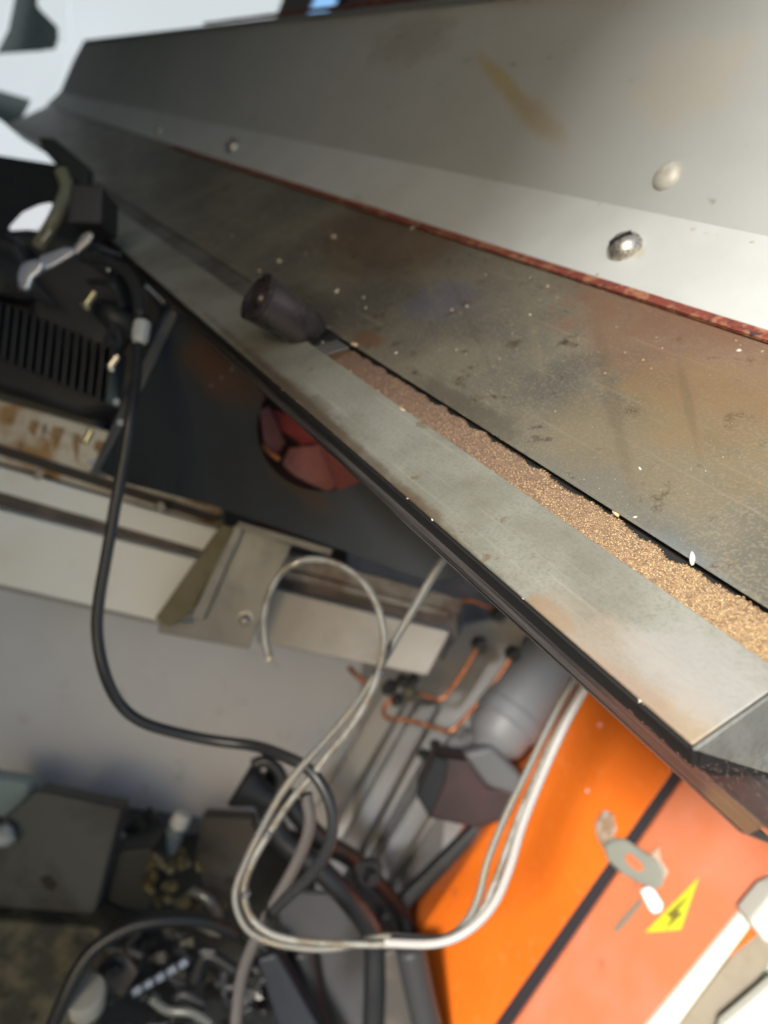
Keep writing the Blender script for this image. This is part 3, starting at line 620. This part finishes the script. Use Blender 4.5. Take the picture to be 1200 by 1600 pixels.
slab('junction_lid', [(680, 1180), (700, 1190), (695, 1225), (672, 1280), (650, 1242)], 1.57, .02, mat('box_blue_black', (.008, .011, .016), .6), gmo, .004)
for i, (x, y, s) in enumerate(((665, 1180, 16), (680, 1163, 10))): tag(blob('clip', P(x, y, 1.72), s * .0011, s * .0015, .012, blk, None), ('black spring clip beside the junction box, the larger one', 'small black clip just above the larger clip')[i], 'clip')
tag(lathe('knob', P(572, 1360, 1.55), -FWD + RIGHT * .4, [(0, .028), (.01, .032), (.02, .026), (.021, .014), (.045, .012), (.046, .001)], blk2, None, 20), 'black knob at the foot of the grey column', 'knob')
# copper pipework
cop = mat('copper', (.50, .20, .10), .38, .85, c2=(.24, .09, .05), s2=60); 
fit = mat('dark_brass', (.06, .055, .035), .5, .5)
def pipe(pts, lab, r=.0052, d=1.66): return tag(px_tube('copper_pipe', [(x, y, d) for x, y in pts], r, cop, None, 10, 6), lab, 'pipe', 'thin copper pipes on the grey column')
pipe([(785, 958), (760, 948), (735, 938), (714, 942), (706, 962), (698, 985), (694, 1000)], 'uppermost copper pipe hooking over beside the beam end')
pipe([(748, 1008), (730, 1040), (708, 1072), (690, 1092), (672, 1090), (640, 1078)], 'copper pipe from the left round fitting down to the valve')
pipe([(800, 1026), (770, 1070), (735, 1112), (705, 1142), (685, 1138), (640, 1126), (606, 1122), (600, 1108), (612, 1090)], 'longest copper pipe running from the right round fitting under the valve')
pipe([(545, 1042), (556, 1054), (568, 1064), (576, 1066)], 'short copper stub left of the valve', .006)
for x, y, l in ((748, 1006, 'left of the two round dark pipe fittings'), (800, 1021, 'right of the two round dark pipe fittings'), (776, 957, 'topmost dark pipe fitting, half under the ledge')):
    t_ = thing('pipe_fitting', P(x, y, 1.66), l, 'fitting', 'dark brass fittings')
    lathe('nut', P(x, y, 1.70), -FWD, [(0, .019), (.04, .019), (.041, .013)], fit, t_, 6); lathe('collar', P(x, y, 1.66), -FWD, [(0, .012), (.03, .011), (.031, .004)], blk, t_, 16)
va = thing('valve', P(628, 1078, 1.64), 'cluster of dark brass valve bodies joined by the copper pipes', 'valve')
for x, y, r in ((612, 1072, .016), (628, 1062, .014), (640, 1080, .018), (622, 1092, .013), (646, 1060, .012)):
    lathe('valve_body', P(x, y, 1.66), -FWD + RIGHT * random.uniform(-.5, .5), [(0, r), (.02, r), (.022, r * .7), (.035, r * .7), (.036, r * .2)], random.choice((fit, blk, mat('steel_dull', (.22, .22, .2), .35, .9))), va, 8)
tag(px_tube('grey_wire', [(722, 955, 1.62), (718, 985, 1.62), (700, 1010, 1.62), (690, 1030, 1.62)], .004, mat('wire_grey', (.10, .10, .10), .5)), 'thin grey wire between the beam end and the fittings', 'wire')

# ---- braided hoses -------------------------------------------------------------------------------
hm = mat('braided_steel', (.36, .355, .325), .48, .35, c2=(.22, .19, .14), s2=30, rvar=.08)
h1 = thing('braided_hose', P(420, 1030, .95), 'braided steel hose bent in an open ring, its cut end hanging free', 'hose')
tube('hose', [P(*p) for p in ((421, 1030, .95), (414, 1000, .95), (413, 960, .95), (424, 920, .95), (447, 888, .95), (485, 874, .955), (528, 882, .96), (566, 908, .96), (590, 948, .96), (600, 998, .96), (592, 1048, .965), (572, 1098, .97), (544, 1142, .98), (515, 1176, .99), (488, 1212, 1.0),
     (455, 1250, 1.0), (425, 1295, 1.0), (398, 1340, 1.0), (382, 1385, 1.0), (388, 1425, 1.0), (412, 1452, 1.0), (450, 1467, 1.0), (520, 1474, 1.0), (600, 1476, 1.0), (660, 1474, 1.0), (715, 1458, 1.0), (752, 1424, 1.0), (775, 1375, 1.0), (798, 1310, 1.0), (826, 1240, 1.0), (866, 1150, 1.0), (905, 1078, 1.0), (950, 1000, 1.0))],
     .0055, hm, h1, 14, 10, ribs=.0036, ribdepth=.36)
cyl('hose_end', P(422, 1034, .949), P(420, 1026, .951), .0050, mat('hose_core', (.45, .40, .30), .5), h1)
for a_, b_ in (((422, 1298), (417, 1306)), ((592, 1046), (590, 1055)), ((383, 1392), (384, 1400))): cyl('hose_clip', P(*a_, .998 if a_[1] > 1100 else .964), P(*b_, .998 if b_[1] > 1100 else .964), .0066, mat('bolt_grey', (), .4), h1)
cyl('ferrule', P(455, 884, .953), P(467, 878, .953), .0060, mat('dull_zinc', (), .4), h1)
h2 = thing('braided_hose', P(700, 870, .95), 'straight braided hose leaving the ledge and joining the ring hose', 'hose')
tube('hose', [P(*p) for p in ((720, 840, .90), (690, 878, .92), (650, 945, .96), (612, 1010, .985), (580, 1065, 1.0), (545, 1115, 1.0), (508, 1158, 1.0), (470, 1200, 1.0), (440, 1240, 1.015), (412, 1290, 1.02), (385, 1345, 1.02), (368, 1395, 1.02), (376, 1435, 1.02), (400, 1462, 1.02), (450, 1478, 1.02), (520, 1482, 1.02), (600, 1464, 1.02), (690, 1466, 1.02),
     (728, 1440, 1.02), (748, 1400, 1.02), (762, 1345, 1.02), (790, 1275, 1.02), (826, 1200, 1.02), (862, 1125, 1.02), (895, 1065, 1.02), (950, 980, 1.02))], .0056, mat('braided_dull', (.26, .26, .245), .48, .35, c2=(.3, .27, .21), s2=30, rvar=.08), h2, 12, 10, ribs=.0036, ribdepth=.36)
wc = thing('white_cable', P(800, 1300, .97), 'smooth pale cable running along the orange cabinet edge beside the braided hoses', 'cable')
px_tube('cable', [(960, 1000, .98), (922, 1062, .985), (884, 1130, .985), (846, 1214, .985), (816, 1290, .985), (795, 1360, .985), (770, 1415, .985), (730, 1455, .985), (680, 1474, .985), (600, 1473, .985)], .0058, mat('pale_cable', (.42, .40, .385), .4), wc, 12)
tag(px_tube('grey_cable', [(478, 1240, 1.03), (484, 1290, 1.03), (465, 1345, 1.04), (430, 1410, 1.05), (398, 1470, 1.06), (375, 1540, 1.08), (365, 1660, 1.1)], .0085, mat('grey_cable_m', (.11, .10, .095), .5)), 'dull grey cable crossing under the braided loops', 'cable')

# ---- black hoses and handle between ----------------------------------------------------------------
bh = mat('black_hose', (.015, .016, .018), .42)
tag(px_tube('black_hose', [(385, 1225, 1.45), (412, 1250, 1.45), (440, 1310, 1.45), (490, 1350, 1.45), (540, 1400, 1.46), (580, 1460, 1.5), (585, 1540, 1.5), (580, 1660, 1.5)], .021, bh, None, 14), 'thick black hose dropping behind the braided loops', 'hose')
tag(px_tube('black_hose', [(425, 1200, 1.5), (450, 1250, 1.5), (500, 1310, 1.52), (560, 1350, 1.6), (620, 1420, 1.7), (640, 1470, 1.7)], .020, bh, None, 14), 'black hose passing behind the knob to the orange cabinet', 'hose')
fn = thing('funnel_handle', P(400, 1220, 1.42), 'black flared hose nozzle against the grey wall', 'nozzle')
lathe('nozzle', P(376, 1222, 1.42), (P(440, 1262, 1.42) - P(376, 1222, 1.42)), [(0, .042), (.006, .046), (.012, .042), (.04, .026), (.08, .018), (.081, .01)], bh, fn, 24)
px_tube('loop', [(395, 1195, 1.42), (418, 1190, 1.42), (440, 1215, 1.42), (430, 1245, 1.42), (405, 1240, 1.42)], .012, bh, fn)
tag(px_tube('black_hose', [(60, 1660, 1.35), (100, 1560, 1.36), (140, 1490, 1.38), (200, 1450, 1.4), (262, 1437, 1.42), (320, 1440, 1.45), (370, 1460, 1.5)], .013, bh, None, 14), 'black hose arching over the clutter on the floor', 'hose')
for i, (pts, r, d) in enumerate((([(640, 1480), (655, 1550), (680, 1660)], .03, 1.5), ([(470, 1480), (485, 1560), (520, 1660)], .03, 1.6))):
    tag(px_tube('black_post', [(x, y, d) for x, y in pts], r, mat('rubber_grey_black', (.035, .036, .038), .5), None, 12), ('dark post foot beside the lower corner of the orange cabinet', 'dark leg standing below the braided loops')[i], 'leg')
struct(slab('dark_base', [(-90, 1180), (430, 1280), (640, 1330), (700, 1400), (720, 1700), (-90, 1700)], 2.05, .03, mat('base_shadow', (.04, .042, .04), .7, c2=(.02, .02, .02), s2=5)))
slab_d = slab('dark_plate', [(430, 1395), (560, 1400), (590, 1470), (585, 1640), (520, 1640), (450, 1500)], 1.62, .02, mat('slate_plate', (.06, .062, .068), .5)); tag(slab_d, 'slate grey upright plate behind the lower braided loop', 'plate')
for k, (pts, lab) in enumerate((([(400, 1500), (432, 1490), (530, 1660), (450, 1660)], 'blue black leg leaning under the braided loops'), ([(590, 1490), (640, 1480), (700, 1660), (588, 1660)], 'dark grimy post under the orange cabinet corner'))):
    tag(slab('leaning_post', pts, 1.5, .05, mat('bluish_black', (.018, .022, .03), .5) if k == 0 else mat('grimy_post', (.055, .05, .045), .6, c2=(.10, .08, .06), s2=12), None, .008), lab, 'post')

# ---- orange cabinet ----------------------------------------------------------------------------------
CP = vplane((915, 1075, 1.62), (1200, 1370, 1.30))
org = mat('orange_enamel', (.62, .132, .008), .38, 0, c2=(.54, .102, .006), c3=(.33, .06, .01), s3=30, lo3=.64, hi3=.74, c4=(.62, .17, .04), s4=60, lo4=.62, hi4=.7, k4=.5, s2=2.5, lo=.4, hi=.7, coat=.3, rvar=.1)
oc = thing('orange_cabinet', P(900, 1500, CP(900, 1500)), 'orange enamelled electric cabinet with black gap between its doors', 'cabinet')
def upn(x, y, f, L): # point L pixels further down-left along the true vertical
    return None
def vline(x, y, f, y2):   # follow the plumb line from a pixel down to row y2
    A = P(x, y, f(x, y)); lo, hi = 0, 6
    for _ in range(50):
        mid = (lo + hi) / 2; q = ROT.transposed() @ (A - V(0, 0, mid) - EYE); yy = 800 - q.y / -q.z * 1200
        if yy < y2: lo = mid
        else: hi = mid
    q = ROT.transposed() @ (A - V(0, 0, lo) - EYE); return (600 + q.x / -q.z * 1200, 800 - q.y / -q.z * 1200)
on_plane('carcass', [(935, 1030), (1260, 1330), (1260, 1400), (1010, 1602), (960, 1680), (660, 1680), (632, 1490)], CP, .35, org, oc, .003, off=-.012)
L0, L1 = (912, 1052), (632, 1490)
on_plane('door', [(925, 1040), (1050, 1165), (1052, 1206), (782, 1590), (730, 1670), (662, 1670), (632, 1490), (902, 1092)], CP, .012, org, oc, .004)
on_plane('gap_strip', [(1056, 1180), (1076, 1200), (1068, 1212), (800, 1600), (750, 1672), (728, 1672), (776, 1596), (1046, 1208)], CP, .004, mat('gap_black', (.012, .008, .012), .6), oc, .0005, off=-.009)
org2 = mat('orange_enamel_glare', (.50, .145, .060), .45, 0, c2=(.52, .18, .11), c3=(.30, .10, .06), s3=26, lo3=.62, hi3=.74, s2=3, coat=.2)  # salmon tone is glare on the right door, mixed into its paint
on_plane('door', [(1085, 1190), (1262, 1330), (1200, 1372), (1010, 1602), (960, 1672), (755, 1672), (806, 1597), (1071, 1213)], CP, .012, org2, oc, .004)
wht = mat('greenish_white_paint', (.66, .68, .60), .5, 0); taupe = mat('taupe_bar', (.27, .235, .18), .6, c2=(.21, .18, .13), s2=8)
on_plane('side_edge', [(1205, 1366), (1218, 1388), (1060, 1602), (1000, 1672), (962, 1672), (1012, 1602)], CP, .03, wht, oc, .003, off=.004)
on_plane('door_handle_plate', [(944, 1322), (958, 1312), (978, 1312), (1002, 1328), (1028, 1346), (1040, 1366), (1036, 1386), (1024, 1392), (1000, 1382), (972, 1366), (950, 1346)], CP, .012, mat('latch_grey', (.27, .28, .24), .5, .4), oc, .005, off=.016)
on_plane('latch_slot', [(976, 1336), (986, 1334), (1004, 1350), (1006, 1360), (996, 1362), (980, 1350)], CP, .003, org2, oc, .0005, off=.0175)
on_plane('hasp', [(930, 1288), (944, 1266), (958, 1272), (964, 1296), (954, 1322), (944, 1330), (934, 1312)], CP, .008, mat('hasp_rust', (.26, .17, .10), .6, .3, c2=(.42, .35, .30), s2=40), oc, .002, off=.010)
on_plane('latch_tail', [(1014, 1340), (1030, 1322), (1034, 1345), (1046, 1362), (1036, 1378), (1022, 1366)], CP, .006, mat('latch_grey2', (.36, .31, .25), .6, c2=(.5, .3, .2), s2=30), oc, .002, off=.010)
on_plane('rust_streak', [(994, 1410), (1003, 1402), (1004, 1412), (984, 1436), (964, 1458), (958, 1452), (976, 1430)], CP, .002, mat('grey_rust', (.18, .15, .11), .7), oc, .0004, off=.0015)
tag(on_plane('white_tag', [(1001, 1392), (1013, 1386), (1022, 1390), (1036, 1412), (1034, 1424), (1022, 1428), (1014, 1420)], CP, .004, mat('tag_white', (.80, .78, .80), .5), None, .001, off=.024), 'small white tag hanging from the grey latch of the orange cabinet', 'tag')
wtri = thing('warning_sign', P(1050, 1430, CP(1050, 1430)), 'yellow triangular warning sticker right of the latch', 'sticker')
on_plane('sticker', [(1092, 1371), (1064, 1453), (1008, 1457)], CP, .0012, mat('warning_yellow', (.50, .50, .015), .5), wtri, .0002, off=.0015)
on_plane('bolt_symbol', [(1078, 1398), (1058, 1424), (1067, 1427), (1040, 1452), (1050, 1434), (1041, 1430)], CP, .0008, mat('symbol_ochre', (.14, .11, .01), .5), wtri, .0001, off=.0027)
for x, y, r in ((937, 1133, 3.2), (918, 1236, 2.8), (940, 1276, 3)): on_plane('paint_chip', [(x + r * math.cos(a) * random.uniform(.7, 1.3), y + r * math.sin(a) * 1.2) for a in [k * math.tau / 7 for k in range(7)]], CP, .001, mat('chip_pink', (.75, .42, .36), .6), oc, .0002, off=.0015)
# bars and pale panels at the right of the cabinet
tag(on_plane('grey_upright', [(1222, 1392), (1262, 1420), (1110, 1640), (1020, 1672), (1058, 1604)], CP, .03, taupe, None, .003, off=-.02), 'taupe upright bar right of the orange cabinet', 'bar')
tag(on_plane('pale_panel', [(1290, 1330), (1420, 1500), (1300, 1700), (1090, 1700), (1172, 1560), (1225, 1470)], CP, .02, mat('pale_green_white', (.62, .68, .56), .5), None, .003, off=-.03), 'pale greenish panel in the lower right corner', 'panel')
tag(on_plane('white_box', [(1205, 1398), (1262, 1380), (1290, 1490), (1196, 1475), (1170, 1440)], CP, .05, mat('box_white', (.62, .64, .58), .5), None, .006, off=.05), 'white box corner at the right edge below the ledge', 'box')
tag(on_plane('white_sheet', [(1130, 1602), (1210, 1535), (1280, 1540), (1280, 1700), (1110, 1700)], CP, .02, mat('box_white', (), .5), None, .003, off=.02), 'white sheet in the lower right corner under the pale panel', 'sheet')

# ---- clutter on the floor ---------------------------------------------------------------------------------
def fl(x, y, h=0): return P(x, y, floorD(x, y, h))
def stand(name, base, wx, wy, h, m, lab, cat, parent=None, yaw=.3, bev=.004, grp=None):
    c, s = math.cos(yaw), math.sin(yaw); vs = []
    for z in (0, h):
        for sx, sy in ((-1, -1), (1, -1), (1, 1), (-1, 1)): vs.append(base + V(c * sx * wx - s * sy * wy, s * sx * wx + c * sy * wy, z))
    o = obj(name, vs, [[0, 1, 2, 3], [4, 5, 6, 7], [0, 1, 5, 4], [1, 2, 6, 5], [2, 3, 7, 6], [3, 0, 4, 7]], m, parent); bevel(o, bev)
    return tag(o, lab, cat, grp) if not parent else o
stl = mat('sheet_box_grey', (.075, .082, .08), .5, .1, c2=(.028, .027, .025), s2=5, lo=.45, hi=.62, bump=.05)
bx_ = slab('steel_box', [(55, 1236), (190, 1264), (150, 1420), (120, 1470), (-60, 1470), (-60, 1330)], 1.55, .06, stl, None, .006); tag(bx_, 'grey steel box with a dark dent among the floor clutter', 'box')
tag(slab('dent_plate', [(62, 1372), (76, 1368), (90, 1382), (82, 1394), (70, 1388)], 1.548, .002, mat('dent_dark', (.015, .014, .013), .7), None, .0003), 'small dark chipped spot on the grey steel box', 'chip')
grime = mat('mossy_grime', (.035, .036, .028), .7, 0, c2=(.11, .10, .065), s2=14, c3=(.02, .02, .015), s3=20, bump=.4)
tag(slab('grimy_tray', [(-60, 1435), (150, 1450), (190, 1500), (120, 1600), (90, 1700), (-60, 1700)], 1.50, .1, grime, None, .01), 'grimy olive tray in the bottom left corner', 'tray')
tag(slab('glass_jar', [(-30, 1212), (42, 1222), (46, 1240), (20, 1284), (-30, 1276)], 1.62, .06, mat('aqua_glass', (.36, .48, .49), .12, 0, trans=.3), None, .012), 'pale aqua glass jar at the left edge', 'jar')
tag(blob('rag', P(2, 1305, 1.52), .02, .03, .02, mat('rag_white', (.4, .42, .4), .8), None, rough=.6), 'scrap of pale rag at the left edge under the aqua jar', 'rag')
def bottle(x, y, d, s, mc_, mb, lab):
    t_ = thing('bottle', P(x, y + 40 * s, d), lab, 'bottle', 'small bottles on the floor')
    ax_ = (UPI + RIGHT * .45).normalized(); c = P(x, y, d); k = d / 1200
    lathe('body', c - ax_ * 50 * k * s, ax_, [(0, 14 * k * s), (30 * k * s, 15 * k * s), (38 * k * s, 7 * k * s), (44 * k * s, 6 * k * s)], mb, t_, 18)
    lathe('cap', c - ax_ * 8 * k * s, ax_, [(0, 14 * k * s), (3 * k * s, 15 * k * s), (20 * k * s, 14 * k * s), (24 * k * s, 8 * k * s)], mc_, t_, 18)
bottle(281, 1284, 1.7, 1.0, mat('cap_white', (.62, .66, .64), .4), mat('bottle_pale', (.22, .27, .28), .3), 'small bottle with a white cap behind the brass fittings')
bottle(186, 1312, 1.68, .7, mat('cap_grey', (.4, .42, .4), .4), mat('bottle_blue', (.16, .20, .23), .3), 'pale blue bottle beside the grey steel box')
tag(slab('blue_film', [(196, 1268), (300, 1272), (330, 1300), (250, 1310), (180, 1330)], 1.9, .02, mat('film_blue', (.20, .23, .27), .3), None, .004), 'bluish plastic sheet behind the small bottles', 'sheet')
tag(blob('black_motor_part', P(225, 1300, 1.72), .05, .035, .04, mat('black_lump', (.014, .016, .016), .5), None, rough=.5, seg=20), 'black lump behind the brass fittings', 'machine part')
tag(slab('black_case', [(172, 1330), (240, 1322), (250, 1400), (230, 1430), (160, 1420)], 1.6, .1, mat('case_green_black', (.012, .016, .016), .5), None, .01), 'black case between the steel box and the brass fittings', 'case')
brs = [mat('old_brass', (.17, .15, .075), .45, .6, c2=(.07, .06, .03), s2=50), mat('old_iron', (.10, .09, .06), .5, .5), mat('worn_brass', (.26, .235, .15), .35, .7)]
rnd = random.Random(4)
LB = ['beside the black case', 'at the top of the pile', 'in the middle of the pile', 'near the steel elbow', 'under the white capped bottle', 'at the bottom of the pile']
for i in range(22):
    x = 222 + 95 * rnd.random(); y = 1335 + 78 * rnd.random(); dd = 1.55 + rnd.random() * .05
    ax_ = V(rnd.gauss(0, 1), rnd.gauss(0, 1), rnd.gauss(0, 1)).normalized(); r = rnd.uniform(.007, .013)
    t_ = thing('pipe_nipple', P(x, y, dd), 'dull brass pipe fitting in the jumbled pile beside the black case', 'fitting', 'pile of brass pipe fittings')
    lathe('nut', P(x, y, dd), ax_, [(0, r * .6), (.001, r), (r * .9, r), (r * .95, r * .7), (r * 2.2, r * .65), (r * 2.25, r * .3)], rnd.choice(brs), t_, 8)
tag(px_tube('steel_elbow', [(300, 1392, 1.54), (322, 1402, 1.53), (338, 1425, 1.53), (342, 1445, 1.54)], .010, mat('elbow_grey', (.20, .20, .18), .35, .6)), 'bent grey pipe elbow at the right of the brass pile', 'pipe')
tag(px_tube('steel_bar', [(296, 1440, 1.5), (345, 1460, 1.5)], .007, mat('elbow_grey', (), .35)), 'straight grey bar under the pipe elbow', 'bar')
tag(slab('brown_panel', [(315, 1275), (395, 1280), (405, 1330), (370, 1400), (340, 1440), (300, 1350)], 1.68, .05, mat('brown_black', (.045, .04, .034), .6, c2=(.07, .06, .05), s2=8), None, .006), 'brownish black panel behind the braided loops', 'panel')
tb_ = thing('white_tub', P(136, 1560, 1.42), 'white plastic tub lying among the dark floor clutter', 'tub')
lathe('tub', P(134, 1575, 1.42), (UPI + RIGHT * .1 - FWD * .5), [(0, .025), (.004, .034), (.045, .040), (.052, .036), (.055, .001)], mat('tub_white', (.30, .30, .27), .5), tb_, 28)
lathe('tub_base', P(128, 1598, 1.44), (UPI + RIGHT * .1), [(0, .014), (.022, .026), (.023, .02)], mat('tub_grey', (.28, .28, .26), .5), tb_, 20)
bb = thing('steel_strip', P(240, 1530, 1.42), 'bluish steel strip with ribs lying on black scrap', 'strip')
for k in range(5):
    x, y = 204 + 18 * k, 1554 - 10.5 * k
    slab('rib_block', [(x, y - 5), (x + 14, y - 13), (x + 19, y - 3), (x + 5, y + 6)], 1.41, .015, mat('blue_steel', (.26, .30, .38), .35, .4), bb, .003)
tag(slab('pink_brown_card', [(135, 1490), (190, 1480), (215, 1520), (190, 1560), (150, 1520)], 1.5, .01, mat('card_brown', (.10, .085, .075), .7), None, .003), 'brownish scrap of card behind the white tub', 'card')
for i in range(9):
    x = 170 + 260 * rnd.random(); y = 1470 + 150 * rnd.random()
    an = rnd.random() * 6; L_ = rnd.uniform(20, 55); dd = 1.46 + .12 * rnd.random()
    tag(px_tube('scrap_wire', [(x, y, dd), (x + L_ * math.cos(an), y + L_ * math.sin(an), dd), (x + L_ * math.cos(an + .9) * 1.5, y + L_ * math.sin(an + .9) * 1.5, dd)], rnd.uniform(.005, .013), rnd.choice((bh, dk2, mat('scrap_grey', (.04, .042, .045), .4, .3))), None, 10, 6),
        'short dark length of wire in the scrap heap at the bottom', 'wire', 'scrap wires at the bottom')
sm = [mat('scrap_dark', (.03, .032, .034), .5), mat('scrap_iron', (.07, .068, .062), .45, .5), mat('scrap_olive', (.08, .08, .055), .6), mat('scrap_pale', (.13, .135, .13), .5)]
for i in range(70):
    x = 110 + 320 * rnd.random(); y = 1445 + 165 * rnd.random(); dd = 1.5 + .14 * rnd.random(); r_ = rnd.uniform(.006, .02); ax_ = V(rnd.gauss(0, 1), rnd.gauss(0, 1), rnd.gauss(0, 1)).normalized()
    m_ = rnd.choices(sm, (8, 4, 2, .6))[0]
    o = (lathe('scrap_bush', P(x, y, dd), ax_, [(0, r_ * .7), (.001, r_), (r_, r_), (r_ * 1.1, r_ * .6), (r_ * 2, r_ * .55)], m_, None, rnd.choice((6, 8, 14))) if i % 2 else
         blob('scrap_lump', P(x, y, dd), r_ * 1.6, r_, r_ * .7, m_, None, ax_.to_track_quat('Z', 'Y').to_matrix(), rough=.8, sd=i))
    tag(o, 'small oily dark scrap part in the heap at the bottom of the photo', 'scrap', 'oily scrap parts in the heap')
tag(px_tube('glass_tube', [(236, 1560, 1.44), (262, 1578, 1.44), (300, 1582, 1.44), (330, 1600, 1.44)], .009, mat('dull_glass', (.12, .13, .12), .2)), 'dull grey curved tube under the bluish steel strip', 'tube')
tag(slab('cable_tie', [(374, 1540), (398, 1548), (412, 1560), (405, 1564), (376, 1552)], 1.12, .002, mat('tie_grey', (.26, .25, .23), .5), None, .0004), 'grey cable tie on the cable at the bottom edge', 'cable tie')

# ---- bright end of the shed at the upper left ---------------------------------------------------------------
glow = mat('daylit_white_glow', (.3, .32, .32), .5, 0, emis=(.88, .96, 1.0), es=.40, rvar=0)  # daylight put in as emission; frame bars, sill and sheet glow too
wn = thing('end_window', P(200, 20, 5.0), 'bright daylit window filling the upper left behind the machine', 'window')
slab('pane', [(96, -40), (462, -40), (440, 20), (400, 60), (70, 130), (60, 100)], 5.0, .02, glow, wn, 0)
slab('frame_bar', [(455, -40), (505, -40), (470, 40), (425, 40)], 4.9, .08, mat('frame_grey', (.20, .20, .19), .5), wn, .01)
slab('pane', [(505, -40), (560, -40), (500, 30), (470, 40)], 4.95, .02, mat('blue_pane', (.3, .5, .7), .3, emis=(.25, .5, .85), es=.6), wn, 0)
slab('lower_frame', [(560, -40), (740, -40), (740, 30), (500, 40)], 4.9, .05, mat('frame_dark_blue', (.03, .045, .07), .5), wn, 0)
wb = thing('side_window', P(30, 150, 4.6), 'white framed window with dark panes at the left edge', 'window')
whp = mat('white_frame_paint', (.75, .78, .76), .5, 0, emis=None)
slab('dark_pane', [(-60, -60), (90, -60), (96, 40), (84, 74), (-60, 88)], 4.8, .02, mat('pane_dark', (.10, .12, .12), .3), wb, 0)
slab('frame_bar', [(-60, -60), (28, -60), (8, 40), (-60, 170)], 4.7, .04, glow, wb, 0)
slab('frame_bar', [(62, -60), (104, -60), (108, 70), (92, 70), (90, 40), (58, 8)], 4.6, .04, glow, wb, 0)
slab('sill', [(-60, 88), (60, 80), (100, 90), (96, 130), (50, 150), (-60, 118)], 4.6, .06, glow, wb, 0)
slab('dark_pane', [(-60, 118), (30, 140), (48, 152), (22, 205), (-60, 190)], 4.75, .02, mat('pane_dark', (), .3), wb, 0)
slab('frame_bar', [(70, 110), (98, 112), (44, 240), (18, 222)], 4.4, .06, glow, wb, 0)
ws = thing('white_sack', P(30, 300, 2.0), 'glowing white sheet hanging at the left edge in front of the window', 'sheet')
slab('sheet', [(-60, 150), (2, 188), (34, 216), (70, 238), (96, 268), (92, 288), (76, 303), (54, 300), (36, 322), (8, 338), (-60, 360)], 1.95, .02, glow, ws, .004)  # sheet emits its own brightness in place of daylight on it
tag(slab('white_bag', [(10, 356), (34, 330), (60, 318), (80, 314), (76, 338), (60, 358), (30, 366)], 1.45, .02, mat('bag_white_glow', (.8, .8, .8), .5, emis=(.9, .95, 1), es=.30), None, .006), 'small white bag on top of the black motor', 'bag')  # emission added to the bag to brighten its white
tag(slab('dark_gap_filler', [(58, 212), (84, 215), (140, 262), (136, 300), (105, 275), (66, 232)], 1.70, .03, mat('gap_green_black', (.018, .022, .02), .5), None, .006), 'added black filler for the dark gap between the white sheet and the terminal box', 'filler')  # black piece added for a dark gap, its shade put into the colour
